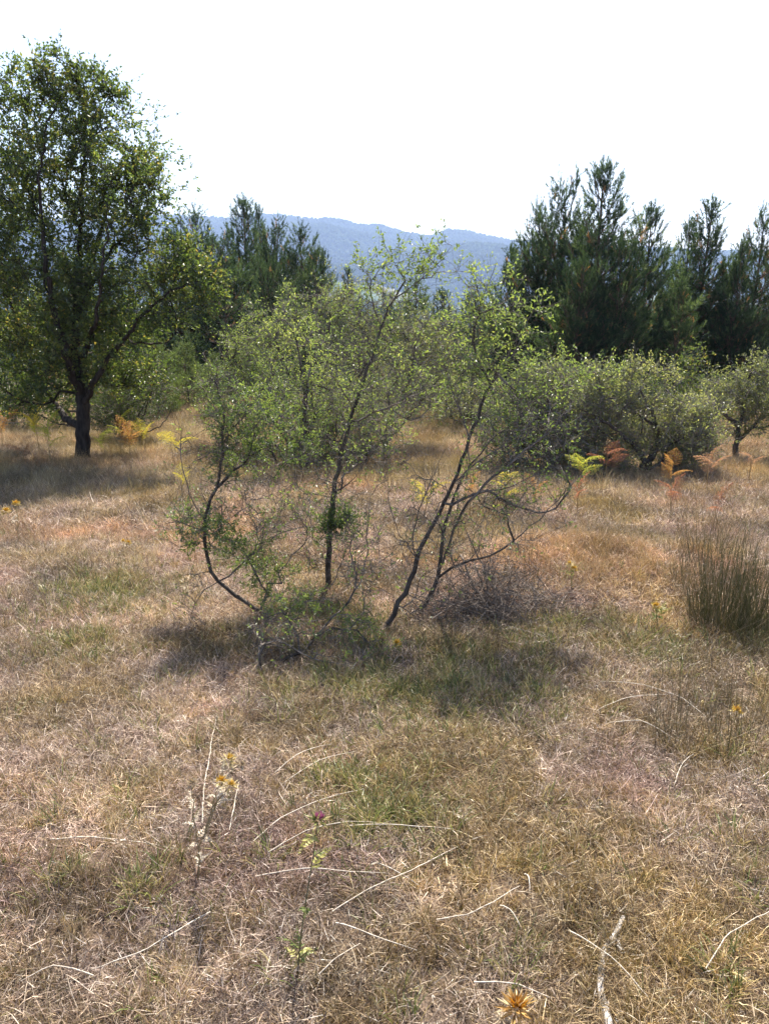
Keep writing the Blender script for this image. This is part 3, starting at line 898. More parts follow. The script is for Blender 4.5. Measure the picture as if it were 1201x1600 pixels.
shrub('bright_shrub', 'fresh green shrub between the leaning shrub and the grey thicket', 'shrub', (870, 735), None,
      [(825, 590, 18, 38), (855, 610, 45, 35), (890, 595, 22, 30), (930, 600, 40, 26), (960, 590, 15, 20), (850, 650, 50, 40), (800, 640, 40, 45)], 300, 351,
      leaf='shrub_leaf', n_tw=7, n_lf=5, bare=.15, n_stem=7)
shrub('back_bush', 'brownish low bush behind the leaning shrub at the end of the dry clearing', 'shrub', (735, 672), None,
      [(720, 630, 50, 40), (770, 640, 45, 40), (690, 640, 35, 30)], 240, 361, leaf='grey_leaf', n_tw=7, n_lf=4, bare=.3, LL=(.03, .05), LW=(.015, .025), hue=-.1)
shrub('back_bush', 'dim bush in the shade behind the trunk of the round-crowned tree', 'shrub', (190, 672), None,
      [(185, 620, 45, 40), (220, 610, 40, 45), (150, 630, 40, 40), (60, 630, 50, 40), (100, 630, 40, 40), (15, 610, 40, 50)], 420, 371, leaf='pear_leaf', n_tw=7, n_lf=5, bare=.15, LL=(.03, .055), LW=(.015, .03), hue=-.35)  # the shade behind the trunk is painted in with a darker leaf tint
shrub('back_bush', 'leafy bush closing the clearing behind the upright dark-stemmed shrub', 'shrub', (620, 655), None,
      [(600, 610, 50, 40), (650, 600, 50, 40), (560, 620, 40, 35), (690, 620, 35, 30)], 260, 381, leaf='shrub_leaf', n_tw=7, n_lf=4, bare=.2, LL=(.03, .05), LW=(.015, .025), hue=-.15)
shrub('back_bush', 'dark bush under the right pines behind the grey thicket', 'shrub', (1060, 672), None,
      [(1000, 600, 40, 40), (1075, 590, 25, 50), (1120, 620, 40, 40), (940, 610, 40, 40), (1040, 620, 40, 30)], 240, 391, leaf='pear_leaf', n_tw=7, n_lf=5, bare=.1, LL=(.03, .055), LW=(.015, .03))


# --- the leaning and upright shrubs in the foreground
def fore_shrub(name, label, base_uv, stems, groups, seed, tip=.0014, cap=.009, bark='bark_dark'):
    """stems: list of (points(u,v,Y), r0, r1); groups: list of dicts of foliage"""
    rng = np.random.default_rng(seed)
    b = ground(*base_uv)
    sk = Skel(seed + 1)
    for q, (pts, r0, r1) in enumerate(stems):
        P = px_path(pts)
        if q == 0: P = [b - np.array([0, 0, .05])] + P
        sk.path(P, r0 * .62, r1 * .62, step=.06, wob=.005)
    w, tw = Geo(), Geo()
    leaves = {}
    for g in groups:
        sk.term = []
        sk.grow(blobs_px(g['spec'], g['n'], rng, surf=.8), step=.07, jit=.45, up=g.get('up', .12), fwd=.6)
        lf = leaves.setdefault(g.get('leaf', 'shrub_leaf'), Geo())
        foliage(sk, rng, tw, lf, g.get('tw', 5), g.get('tl', (.06, .20)), .0011, int(g.get('lf', 5) * 1.5), g.get('LL', (.015, .030)), g.get('LW', (.007, .012)),
                spread=g.get('spread', .85), up=.25, bare=g.get('bare', .2), hue=g.get('hue', 0.), part=.85)
    sk.wood(w, tip, cap=cap, split=(.008, tw))
    t = thing(name, label, 'shrub', b)
    link('stems', w.mesh('stems', M[bark], b, True), t)
    link('twigs', tw.mesh('twigs', M['bark_twig'], b), t, kind='stuff')
    for k, g in leaves.items():
        if g.V: link('foliage', g.mesh('foliage', M[k], b), t, kind='stuff')
    return t


NEED = dict(leaf='juniper_leaf', LL=(.016, .030), LW=(.005, .009), lf=10, tl=(.05, .16), bare=.1)
Y1 = ground(455, 962)[1]
fore_shrub('creeping_juniper', 'low creeping shrub whose bent brown stem turns upward into dark tangled foliage', (458, 964), [
    ([(400, 951, Y1), (368, 934, Y1), (334, 902, Y1), (318, 862, Y1), (319, 815, Y1 + .05), (330, 775, Y1 + .05), (345, 735, Y1 + .1), (348, 690, Y1 + .1), (352, 650, Y1 + .1), (343, 610, Y1 + .15), (335, 588, Y1 + .15)], .024, .007),
    ([(319, 815, Y1), (300, 790, Y1 - .1), (288, 740, Y1 - .1), (283, 690, Y1 - .1)], .007, .003),
    ([(335, 765, Y1), (370, 730, Y1 + .1), (410, 700, Y1 + .2), (455, 668, Y1 + .2)], .010, .004),
    ([(348, 690, Y1 + .1), (380, 650, Y1 + .1), (400, 625, Y1)], .009, .004),
    ([(334, 902, Y1), (305, 930, Y1 - .1), (298, 965, Y1 - .15)], .007, .003),
    ([(345, 912, Y1), (380, 880, Y1 - .1), (400, 860, Y1 - .1)], .007, .003),
    ([(319, 830, Y1), (280, 815, Y1 + .1), (255, 800, Y1 + .1)], .006, .003)],
    [dict(NEED, spec=[(395, 640, Y1 + .1, 55, 45), (430, 700, Y1 + .15, 60, 45), (375, 690, Y1 + .1, 40, 50), (470, 690, Y1 + .2, 40, 40)], n=105, tw=5, bare=.5, hue=.0),
     dict(NEED, spec=[(345, 630, Y1 + .12, 22, 45), (350, 710, Y1 + .1, 22, 55)], n=90, tw=6, hue=-.2, bare=.85),
     dict(NEED, spec=[(385, 855, Y1 - .08, 45, 42), (275, 820, Y1 + .05, 35, 28), (420, 905, Y1, 40, 30), (330, 830, Y1 + .05, 40, 30)], n=90, bare=.45),
     dict(spec=[(330, 790, Y1, 70, 60), (305, 935, Y1 - .1, 35, 60), (300, 730, Y1, 35, 70), (420, 770, Y1 + .1, 80, 60), (360, 960, Y1, 60, 35), (400, 830, Y1, 80, 60)], n=170, bare=.88, lf=3, tw=4)], 501)

Y2 = ground(512, 922)[1]
fore_shrub('upright_shrub', 'slender dark-stemmed shrub standing upright with a leafy crooked tip against the hills', (512, 924), [
    ([(513, 880, Y2), (514, 830, Y2), (521, 775, Y2 + .02), (532, 715, Y2 + .05), (547, 660, Y2 + .08), (562, 612, Y2 + .1), (580, 560, Y2 + .12), (594, 515, Y2 + .15), (613, 470, Y2 + .18), (632, 438, Y2 + .2)], .031, .008),
    ([(613, 470, Y2 + .18), (650, 445, Y2 + .15), (680, 418, Y2 + .1), (700, 388, Y2 + .1)], .007, .0025),
    ([(632, 438, Y2 + .2), (618, 415, Y2 + .2), (605, 395, Y2 + .2)], .006, .002),
    ([(594, 515, Y2 + .15), (582, 475, Y2 + .1), (572, 430, Y2 + .1)], .007, .0025),
    ([(547, 660, Y2 + .08), (600, 638, Y2 - .1), (650, 618, Y2 - .2), (705, 592, Y2 - .3)], .010, .003),
    ([(553, 640, Y2 + .08), (530, 600, Y2 - .1), (505, 570, Y2 - .2)], .007, .003),
    ([(560, 618, Y2 + .1), (600, 590, Y2 + .3), (640, 560, Y2 + .4)], .008, .003),
    ([(521, 775, Y2), (550, 750, Y2 - .1), (575, 720, Y2 - .2)], .006, .002),
    ([(513, 822, Y2), (470, 822, Y2 - .1), (435, 835, Y2 - .15), (400, 852, Y2 - .2)], .007, .003),
    ([(522, 790, Y2), (535, 740, Y2 + .2), (560, 700, Y2 + .3)], .006, .002)],
    [dict(spec=[(660, 415, Y2 + .15, 55, 40), (698, 392, Y2 + .1, 18, 18), (582, 435, Y2 + .1, 32, 42), (615, 405, Y2 + .2, 30, 22)], n=52, tw=3, lf=6, bare=.2, tl=(.07, .2), LL=(.018, .034), LW=(.008, .013)),
     dict(spec=[(590, 490, Y2 + .1, 55, 35), (540, 540, Y2 + .1, 55, 40), (600, 560, Y2 + .2, 55, 40)], n=100, tw=4, lf=4, bare=.65),
     dict(spec=[(560, 620, Y2, 90, 50), (650, 620, Y2 - .1, 70, 35), (540, 710, Y2, 60, 50), (590, 690, Y2, 40, 60)], n=220, tw=4, lf=4, bare=.8),
     dict(NEED, spec=[(534, 818, Y2 - .05, 16, 14), (512, 820, Y2 - .05, 10, 14)], n=26, tw=6, hue=-.3),
     dict(spec=[(520, 860, Y2, 60, 50), (565, 830, Y2, 50, 60), (470, 790, Y2, 60, 60), (520, 770, Y2, 60, 50)], n=150, tw=4, lf=4, bare=.85)], 521)

Y3 = ground(590, 994)[1]
fore_shrub('leaning_shrub', 'many-stemmed dark shrub leaning away from the upright one, leafy at its tips', (588, 996), [
    ([(612, 960, Y3 + .05), (640, 915, Y3 + .1), (652, 870, Y3 + .12), (668, 832, Y3 + .15), (690, 795, Y3 + .2), (706, 758, Y3 + .25), (722, 718, Y3 + .28), (736, 678, Y3 + .3), (752, 638, Y3 + .35), (767, 600, Y3 + .4)], .026, .010),
    ([(600, 980, Y3 + .1), (640, 968, Y3 + .25), (668, 945, Y3 + .3), (684, 905, Y3 + .3), (688, 860, Y3 + .35), (698, 812, Y3 + .4), (712, 765, Y3 + .45), (728, 735, Y3 + .45)], .026, .011),
    ([(728, 735, Y3 + .45), (765, 690, Y3 + .45), (805, 650, Y3 + .5), (850, 615, Y3 + .5), (895, 590, Y3 + .5)], .009, .003),
    ([(767, 600, Y3 + .4), (742, 562, Y3 + .4), (738, 520, Y3 + .4), (748, 480, Y3 + .4), (763, 440, Y3 + .4), (776, 412, Y3 + .4)], .009, .003),
    ([(767, 600, Y3 + .4), (792, 560, Y3 + .4), (812, 515, Y3 + .45), (838, 482, Y3 + .45)], .007, .0025),
    ([(684, 905, Y3 + .3), (712, 880, Y3 + .2), (760, 872, Y3 + .2), (800, 848, Y3 + .2), (840, 815, Y3 + .2), (875, 775, Y3 + .25), (905, 742, Y3 + .3)], .011, .003),
    ([(686, 890, Y3 + .3), (705, 840, Y3 + .2), (718, 800, Y3 + .1), (745, 765, Y3 + .1), (800, 718, Y3 + .1), (865, 670, Y3 + .1)], .013, .003),
    ([(652, 870, Y3 + .12), (641, 838, Y3), (655, 790, Y3), (680, 745, Y3 - .05), (695, 700, Y3 - .05)], .007, .002),
    ([(652, 868, Y3 + .12), (625, 840, Y3), (608, 800, Y3), (606, 760, Y3)], .005, .002),
    ([(706, 758, Y3 + .25), (745, 720, Y3 + .15), (800, 690, Y3 + .1), (850, 640, Y3 + .1)], .009, .003),
    ([(690, 795, Y3 + .2), (740, 770, Y3 + .1), (810, 760, Y3 + .1), (860, 730, Y3 + .1)], .007, .002),
    ([(736, 678, Y3 + .3), (712, 640, Y3 + .3), (700, 590, Y3 + .35)], .006, .002)],
    [dict(spec=[(760, 445, Y3 + .4, 45, 38), (828, 488, Y3 + .42, 38, 28), (735, 500, Y3 + .4, 40, 40), (780, 515, Y3 + .4, 55, 45)], n=85, tw=4, lf=5, bare=.35, LL=(.016, .030), LW=(.007, .012)),
     dict(spec=[(750, 570, Y3 + .4, 60, 45), (880, 600, Y3 + .45, 45, 28), (820, 610, Y3 + .3, 50, 40), (710, 570, Y3 + .3, 30, 40)], n=110, tw=4, lf=5, bare=.55),
     dict(spec=[(840, 680, Y3 + .2, 65, 55), (780, 660, Y3 + .2, 60, 60), (820, 770, Y3 + .15, 70, 45), (740, 770, Y3 + .2, 60, 60)], n=240, tw=4, lf=4, bare=.75, leaf='juniper_leaf'),
     dict(spec=[(650, 800, Y3, 55, 80), (730, 860, Y3 + .2, 80, 50), (660, 930, Y3 + .2, 70, 50), (800, 830, Y3 + .2, 70, 50)], n=200, tw=4, lf=3, bare=.9)], 541)

Y4 = ground(400, 1052)[1]
fore_shrub('sprawling_shrub', 'low sprawling thin-stemmed shrub with an arched dead stub and green sprigs on the ground', (400, 1054), [
    ([(406, 1044, Y4), (440, 1032, Y4 + .1), (475, 1020, Y4 + .15), (495, 990, Y4 + .3), (520, 965, Y4 + .45), (552, 932, Y4 + .5), (571, 892, Y4 + .5), (575, 840, Y4 + .5), (578, 785, Y4 + .5)], .012, .004),
    ([(395, 1046, Y4), (402, 1012, Y4), (414, 990, Y4), (432, 996, Y4 + .02), (450, 1010, Y4 + .05)], .013, .005),
    ([(450, 1010, Y4 + .05), (490, 1030, Y4), (530, 1040, Y4), (580, 1035, Y4)], .005, .002),
    ([(475, 1020, Y4 + .15), (455, 980, Y4 + .2), (440, 940, Y4 + .3)], .006, .002),
    ([(520, 965, Y4 + .45), (480, 970, Y4 + .5), (440, 985, Y4 + .5)], .005, .002),
    ([(552, 932, Y4 + .5), (560, 900, Y4 + .4), (545, 860, Y4 + .4)], .004, .002)],
    [dict(NEED, spec=[(600, 1035, Y4 + .15, 42, 28), (450, 950, Y4 + .3, 45, 30), (560, 980, Y4 + .3, 40, 28), (500, 940, Y4 + .4, 40, 25)], n=60, bare=.55),
     dict(spec=[(480, 990, Y4 + .2, 90, 45), (560, 880, Y4 + .45, 45, 70), (540, 1010, Y4 + .1, 70, 30), (430, 1000, Y4 + .1, 40, 35)], n=140, bare=.8, lf=3, tw=4)], 561)


# --- heap of dark dead twigs beside the leaning shrub, and the dead branches by the tree
def twig_heap(name, label, spec, base_uv, n, seed, mat, long=(.15, .4), r=.0022, dr=.3):
    rng = np.random.default_rng(seed)
    b = ground(*base_uv); Y0 = b[1] + .25
    B = blobs_px([(s[0], s[1], Y0 + s[4], s[2], s[3]) for s in spec], n, rng)
    c = np.array([b[0], Y0, b[2]])
    D = unit((B - c) * np.array([1, 1, .8]) + rng.normal(size=(n, 3)) * dr + np.array([0, 0, .15]))
    L = rng.uniform(*long, n)
    S = B - D * (L * .5)[:, None]; E = B + D * (L * .5)[:, None]
    zz = gz(S[:, 0], S[:, 1]); S[:, 2] = np.maximum(S[:, 2], zz + .004)
    zz = gz(E[:, 0], E[:, 1]); E[:, 2] = np.maximum(E[:, 2], zz + .004)
    g = Geo(); Vt, Ft = sticks(S, E, rng.uniform(.5, 1.5, n) * r, r * .4, rng, .1); g.add(Vt, Ft)
    t = thing(name, label, 'dead shrub', b)
    link('twigs', g.mesh('twigs', M[mat], b), t, kind='stuff')
    w = Geo()
    for q in range(9):
        k = rng.integers(0, n); p0 = c + rng.normal(size=3) * .05; p0[2] = gz(p0[0], p0[1]) - .01
        mid = (p0 + E[k]) / 2 + rng.normal(size=3) * .06 + np.array([0, 0, .05])
        pts = np.array([p0, p0 * .5 + mid * .5 + rng.normal(size=3) * .02, mid, (mid + E[k]) / 2 + rng.normal(size=3) * .02, E[k]])
        Vt, Ft = tube(pts, np.linspace(.009, .003, 5), 5); w.add(Vt, Ft)
    link('stems', w.mesh('stems', M[mat], b, True), t)


twig_heap('dead_shrub', 'low mound of dark dead twigs beside the foot of the leaning shrub', [(785, 950, 85, 40, 0), (725, 955, 60, 40, 0), (850, 965, 50, 35, .05), (765, 910, 60, 35, .1), (690, 975, 50, 25, 0)],
          (775, 992), 1300, 601, 'brush', (.12, .45), r=.0017, dr=.9)
twig_heap('dead_branches', 'tangle of bleached dead branches in the grass beside the round-crowned tree', [(10, 605, 45, 40, 0), (-40, 620, 50, 50, 0), (40, 640, 35, 30, 0)],
          (5, 672), 260, 602, 'dead_wood', (.3, 1.0), .005, .6)


# ------------------------------------------------------------------ rushes
def rush(name, label, u0, v0, w_px, h_m, n, seed, pal, group='rush clumps', lean=.27, width=(.0014, .0030), depth=.15):
    rng = np.random.default_rng(seed)
    b = ground(u0, v0); rad = w_px * b[1] / F_PX
    a = rng.random(n) * 6.283; r = np.sqrt(rng.random(n))
    x = b[0] + np.cos(a) * r * rad; y = b[1] + np.sin(a) * r * max(depth, .02) + depth
    z = gz(x, y) - .01
    B = np.stack([x, y, z], 1)
    D = unit(np.stack([np.cos(a) * r * lean + rng.normal(size=n) * lean * .55, np.sin(a) * r * lean + rng.normal(size=n) * lean * .5, np.ones(n)], 1))
    E = B + D * (h_m * rng.uniform(.3, 1.1, n) * (1 - .25 * r * r))[:, None]
    dead = rng.random(n) < .16
    E[dead] = B[dead] + unit(D[dead] + rng.normal(size=(dead.sum(), 3)) * np.array([.6, .6, .1])) * (h_m * rng.uniform(.2, .8, (dead.sum(), 1)))
    E[:, 2] = np.maximum(E[:, 2], gz(E[:, 0], E[:, 1]) + .01)
    Vt, Ft = sticks(B, E, rng.uniform(*width, n) * .5, .0006, rng, .035)
    pal = np.asarray(pal); c = pal[rng.integers(0, len(pal), n)] * rng.uniform(.7, 1.25, (n, 1))
    c[dead] = np.array([.46, .36, .23]) * rng.uniform(.6, 1.2, (dead.sum(), 1))
    g = Geo(); g.add(Vt, Ft, np.repeat(c, 9, 0))
    t = thing(name, label, 'rushes', b, group)
    link('stalks', g.mesh('stalks', M['tint'], b), t, kind='stuff')
    # little seed clusters on the sides of some stalks
    k = rng.choice(n, max(6, n // 8), replace=False)
    P = B[k] + (E[k] - B[k]) * rng.uniform(.7, .9, (len(k), 1))
    P = np.repeat(P, 3, 0) + rng.normal(size=(len(k) * 3, 3)) * .004
    Vl, Fl = leaf_quads(P, rng.normal(size=(len(P), 3)), .014, .006, rng)
    g2 = Geo(); g2.add(Vl, Fl, np.array([.16, .10, .05]))
    link('seed_heads', g2.mesh('seed_heads', M['tint'], b), t, kind='stuff')


RUSH = [(.12, .135, .05), (.16, .16, .065), (.21, .19, .09), (.085, .095, .04), (.32, .26, .15)]
RUSHD = [(.22, .17, .09), (.36, .28, .17), (.16, .13, .06), (.18, .17, .07)]
rush('rush_clump', 'dense tall dark green rush clump beside the golden grass mound', 1150, 1000, 58, .62, 640, 701, RUSH, depth=.16, lean=.2)
rush('rush_clump', 'dense rush clump touching the dark tall one, lower and greyer', 1215, 1010, 40, .55, 240, 702, RUSH, depth=.14)
rush('rush_clump', 'straw coloured rush clump standing behind the dense dark ones', 1120, 885, 40, .55, 130, 703, RUSHD, depth=.2)
rush('rush_clump', 'open clump of thin brown rush stalks with bent pale straws beside it', 1070, 1190, 40, .48, 60, 704, RUSHD, depth=.14, lean=.2, width=(.0012, .0022))
rush('rush_clump', 'loose clump of upright thin rush stalks near a small yellow thistle', 1175, 1205, 46, .5, 75, 705, RUSHD, depth=.14, lean=.22, width=(.0012, .0022))
rush('rush_clump', 'thin rush tuft behind the mound of dead twigs', 825, 925, 24, .40, 60, 706, RUSHD, depth=.12)
rush('rush_clump', 'small sparse rush tuft on the valley side of the dense dark ones', 1075, 935, 20, .42, 50, 707, RUSHD, depth=.1)


# ------------------------------------------------------------------ bracken ferns
FERN_COL = {'yellow': [(.74, .58, .06), (.66, .54, .08), (.52, .50, .08)], 'orange': [(.60, .30, .08), (.55, .24, .08), (.62, .42, .10)],
            'russet': [(.42, .17, .08), (.36, .14, .08), (.48, .24, .12)], 'lime': [(.48, .50, .07), (.66, .58, .09), (.34, .42, .06)],
            'pale': [(.52, .27, .13), (.46, .22, .11), (.5, .34, .2)]}


def frond_mesh(col, seed):
    rng = np.random.default_rng(seed); g = Geo(); pal = np.array(FERN_COL[col])
    L = .36; m = 13
    s = np.linspace(0, 1, m)
    R = np.stack([s * L * .93, np.zeros(m), .12 * L * np.sin(s * 2.6) - .22 * L * s * s], 1)
    Vt, Ft = tube(R, np.linspace(.003, .0008, m), 3); g.add(Vt, Ft, pal[0] * .7)
    P, D, LL = [], [], []
    for k in range(1, m):
        ln = L * .42 * math.sin(math.pi * (.12 + .86 * s[k]) ** .8) * (1.08 - .45 * s[k]) + .012
        for sg in (-1, 1):
            d = unit(np.array([.55, sg, -.18 + rng.normal() * .12])); p0 = R[k]
            mm = max(3, int(ln / .013))
            for q in range(mm):
                f = (q + .5) / mm
                c = p0 + d * ln * f + np.array([0, 0, -.18 * ln * f * f])
                wl = .024 * (1 - f * .75) + .004
                for s2 in (-1, 1):
                    d2 = unit(d * .45 + s2 * np.array([1., -sg * .55, 0]) + rng.normal(size=3) * .18)
                    P.append(c); D.append(d2); LL.append(wl)
    P = np.array(P); n = len(P)
    Vl, Fl = leaf_quads(P, np.array(D), np.array(LL) * .8, .0075, rng, .1)
    c = pal[rng.integers(0, len(pal), n)] * rng.uniform(.7, 1.2, (n, 1)); g.add(Vl, Fl, np.repeat(c, 4, 0))
    return g.mesh('frond', M['tint_leaf'])


FRONDS = {c: [frond_mesh(c, 800 + 10 * k + q) for q in range(2)] for k, c in enumerate(FERN_COL)}
stem_g = Geo(); Vt, Ft = tube([(0, 0, -.04), (.01, 0, .3), (-.005, .01, .7), (0, 0, 1.)], [.006, .005, .004, .002], 4)
stem_g.add(Vt, Ft, np.array([.34, .25, .12])); STEM = stem_g.mesh('stem', M['tint'])


def fern(u, v, h, col, n, size, label, seed):
    rng = np.random.default_rng(seed)
    b = ground(u, v); h += .09; size *= 1.25 if u < 300 else .95
    t = thing('bracken_fern', label, 'fern', b, 'bracken ferns turning colour')
    st = link('stem', STEM, t); st.scale = (1, 1, h); st.rotation_euler = (rng.normal() * .08, rng.normal() * .08, rng.random() * 6)
    a0 = rng.random() * 6.28
    for q in range(n):
        f = link('frond', FRONDS[col][q % 2], t, (0, 0, h * (1 - .5 * q / max(1, n))))
        f.rotation_euler = (rng.normal() * .3, rng.uniform(-1.3, -.45), a0 + q * 2.3 + rng.normal() * .3)
        k = size * rng.uniform(.8, 1.15); f.scale = (k, k, k)


for q, a in enumerate([
    (82, 735, .38, 'lime', 4, .75, 'yellow green bracken fern standing in front of the round-crowned tree trunk'),
    (8, 708, .34, 'orange', 4, .8, 'orange bracken fern below the bleached dead branches'),
    (18, 672, .3, 'yellow', 3, .8, 'yellow bracken fern among the bleached dead branches'),
    (205, 728, .30, 'orange', 4, .75, 'orange bracken fern beside the round-crowned tree trunk toward the clearing'),
    (190, 715, .34, 'lime', 2, .7, 'green bracken fern just behind the orange one beside the tree trunk'),
    (277, 735, .28, 'yellow', 3, .7, 'yellow bracken fern between the tree and the creeping juniper'),
    (60, 712, .36, 'yellow', 4, .8, 'yellow bracken fern between the dead branches and the tree trunk'),
    (225, 716, .26, 'yellow', 3, .7, 'yellow bracken fern on the clearing side of the orange one by the trunk'),
    (165, 728, .24, 'lime', 3, .6, 'small green bracken fern right at the foot of the round-crowned tree'),
    (40, 735, .2, 'pale', 3, .6, 'rusty bracken fern in front of the yellow green one by the tree'),
    (288, 785, .16, 'yellow', 3, .45, 'short yellow bracken fern close behind the creeping juniper'),
    (905, 775, .24, 'lime', 4, .7, 'yellow green bracken fern in front of the grey thicket'),
    (943, 760, .26, 'russet', 4, .7, 'red brown bracken fern against the grey thicket'),
    (1043, 785, .26, 'orange', 4, .65, 'bright orange bracken fern in front of the crooked trunk'),
    (1047, 808, .14, 'russet', 4, .6, 'low russet bracken fern at the foot of the bright orange one'),
    (1105, 775, .28, 'pale', 4, .65, 'faded pale bracken fern between the crooked trunk and the thorny tree'),
    (1170, 760, .22, 'pale', 3, .5, 'small faded bracken fern in front of the thorny tree'),
    (900, 808, .16, 'russet', 3, .5, 'small russet bracken fern out in the grass before the yellow green one'),
    (832, 808, .16, 'orange', 3, .55, 'orange bracken fern at the outer twigs of the leaning shrub'),
    (790, 805, .22, 'yellow', 4, .6, 'yellow bracken fern seen through the stems of the leaning shrub'),
    (735, 805, .16, 'orange', 3, .5, 'pinkish orange bracken fern behind the leaning shrub stems'),
    (663, 825, .22, 'yellow', 4, .6, 'bright yellow bracken fern between the upright and leaning shrubs'),
    (1118, 830, .16, 'russet', 3, .5, 'russet bracken fern behind the straw coloured rushes'),
    (962, 715, .26, 'pale', 2, .5, 'pale bracken fern caught in the twigs of the grey thicket'),
]): fern(*a, 820 + q)


# ------------------------------------------------------------------ thistles
def head_mesh(cols, core, seed, r=.022, n=70):
    rng = np.random.default_rng(seed); g = Geo()
    a = np.arange(n) * 2.39996; z = 1 - 1.7 * (np.arange(n) + .5) / n; rr = np.sqrt(1 - z * z)
    D = np.stack([rr * np.cos(a), rr * np.sin(a), z], 1)
    D = unit(D + rng.normal(size=(n, 3)) * .28 + np.array([0, 0, .35]))
    pal = np.array(cols)
    Vl, Fl = leaf_quads(D * r * .35, D, r * rng.uniform(.45, 1.6, n), r * rng.uniform(.12, .34, n), rng, .2)
    g.add(Vl, Fl, np.repeat(pal[rng.integers(0, len(pal), n)] * rng.uniform(.75, 1.2, (n, 1)), 4, 0))
    m = 60; d = unit(np.stack([rng.normal(size=m) * .35, rng.normal(size=m) * .35, np.ones(m)], 1))
    Vl, Fl = leaf_quads(d * r * .3, d, r * rng.uniform(.7, 1.1, m), r * .16, rng, .1)
    g.add(Vl, Fl, np.repeat(np.tile(np.array(core), (m, 1)) * rng.uniform(.7, 1.2, (m, 1)), 4, 0))
    return g.mesh('flower_head', M['tint'])


def spiny_leaf(col, seed, L=.07):
    rng = np.random.default_rng(seed); g = Geo()
    Vt, Ft = tube([(0, 0, 0), (L * .5, 0, L * .12), (L, 0, -L * .05)], [.0018, .0014, .0004], 3); g.add(Vt, Ft, np.array(col))
    s = np.repeat(np.linspace(.1, .95, 8), 2); n = len(s); sg = np.tile([-1., 1.], 8)
    P = np.stack([s * L, np.zeros(n), L * .12 * np.sin(s * 3)], 1)
    D = np.stack([np.full(n, .5), sg, rng.normal(size=n) * .25], 1)
    Vl, Fl = leaf_quads(P, D, L * .32 * (1.1 - s), L * .12, rng, .1); g.add(Vl, Fl, np.array(col))
    return g.mesh('leaf', M['tint'])


YH = [head_mesh([(.62, .46, .10), (.66, .54, .24), (.55, .36, .08)], (.66, .36, .03), 901), head_mesh([(.60, .48, .22), (.66, .56, .34)], (.62, .40, .06), 902)]
PH = head_mesh([(.30, .30, .10), (.45, .38, .18), (.22, .24, .08)], (.42, .13, .24), 903, .02)
BH = head_mesh([(.62, .42, .16), (.66, .52, .30), (.50, .30, .10)], (.66, .32, .03), 904, .03, 110)
DH = head_mesh([(.52, .43, .30), (.45, .36, .25)], (.45, .34, .2), 905, .018)
LEAFS = {'dry': [spiny_leaf((.66, .58, .45), 911, .045), spiny_leaf((.55, .46, .34), 912, .06)],
         'green': [spiny_leaf((.16, .19, .06), 913, .10), spiny_leaf((.34, .32, .10), 914, .10)]}


def thistle(base_uv, stems, label, heads, leafk, nleaf, seed, hs=1., col=(.30, .24, .14), sr=.0028, leaf_s=1.):
    """stems: lists of pixel points with their depth offset from the base; a head sits on each stem end"""
    rng = np.random.default_rng(seed); b = ground(*base_uv)
    t = thing('thistle', label, 'thistle', b)
    g = Geo(); ends = []
    for q, st in enumerate(stems):
        P = np.array(([b - np.array([0, 0, .02])] if q == 0 else []) + [at(u, v, b[1] + dy) for u, v, dy in st])
        s = np.linspace(0, 1, len(P)); k = np.linspace(0, 1, 9)
        P = np.stack([np.interp(k, s, P[:, c]) for c in range(3)], 1); P[1:-1] += rng.normal(size=(7, 3)) * .003
        Vt, Ft = tube(P, np.linspace(sr * (1 if q == 0 else .7), sr * .5, 9), 5); g.add(Vt, Ft, np.array(col)); ends.append(P)
    link('stem', g.mesh('stem', M['tint'], b, True), t)
    for P, hm in zip(ends, heads):
        if hm is None: continue
        o = link('flower_head', hm, t, P[-1] - b); d = unit(P[-1] - P[-2]); o.rotation_euler = Vector(d).to_track_quat('Z', 'Y').to_euler()
        k = hs * rng.uniform(.85, 1.15); o.scale = (k, k, k)
    for q in range(nleaf):
        P = ends[q % len(ends)]; f = rng.uniform(.08, .9) * 8; k = int(f); p = P[k] + (P[k + 1] - P[k]) * (f - k)
        o = link('leaf', LEAFS[leafk][q % 2], t, p - b); o.rotation_euler = (rng.normal() * .3, rng.uniform(-.9, .1), q * 2.4)
        kk = leaf_s * rng.uniform(.6, 1.3); o.scale = (kk, kk, kk)


thistle((308, 1385), [[(312, 1330, 0), (328, 1270, 0), (345, 1222, 0)], [(318, 1310, 0), (340, 1250, .04), (357, 1188, .06)], [(312, 1340, 0), (304, 1280, -.02), (300, 1225, -.03)],
                      [(330, 1265, 0), (352, 1235, -.03), (360, 1228, -.05)], [(320, 1300, 0), (350, 1220, .05), (375, 1195, .05)]],
        'dry branching thistle with yellow spiny heads and bleached leaves rising from grey straw', [YH[0], YH[1], DH, YH[1], DH], 'dry', 40, 921, .72, leaf_s=.75)
thistle((465, 1530), [[(470, 1470, 0), (478, 1400, .02), (490, 1330, .05), (497, 1284, .06)]],
        'thistle with a single purple flower head on a leafy green stem', [PH], 'green', 9, 922, 1.0, (.17, .16, .08), .0022, .6)
thistle((800, 1640), [[(803, 1610, 0), (806, 1578, 0)], [(800, 1625, 0), (790, 1600, .02), (782, 1590, .02)]],
        'large tawny spiny thistle head low in the straw near the bleached branch', [BH, DH], 'dry', 6, 923, 1.0, leaf_s=.8)
thistle((622, 1035), [[(621, 1020, 0), (620, 1006, 0)]], 'small orange thistle head among the green sprigs under the leaning shrub', [YH[0]], 'green', 3, 924, 1.0, leaf_s=.6)
thistle((1152, 1150), [[(1151, 1130, 0), (1150, 1112, 0)]], 'small yellow thistle head among the loose rush stalks', [YH[0]], 'dry', 4, 925, 1.0, leaf_s=.7)
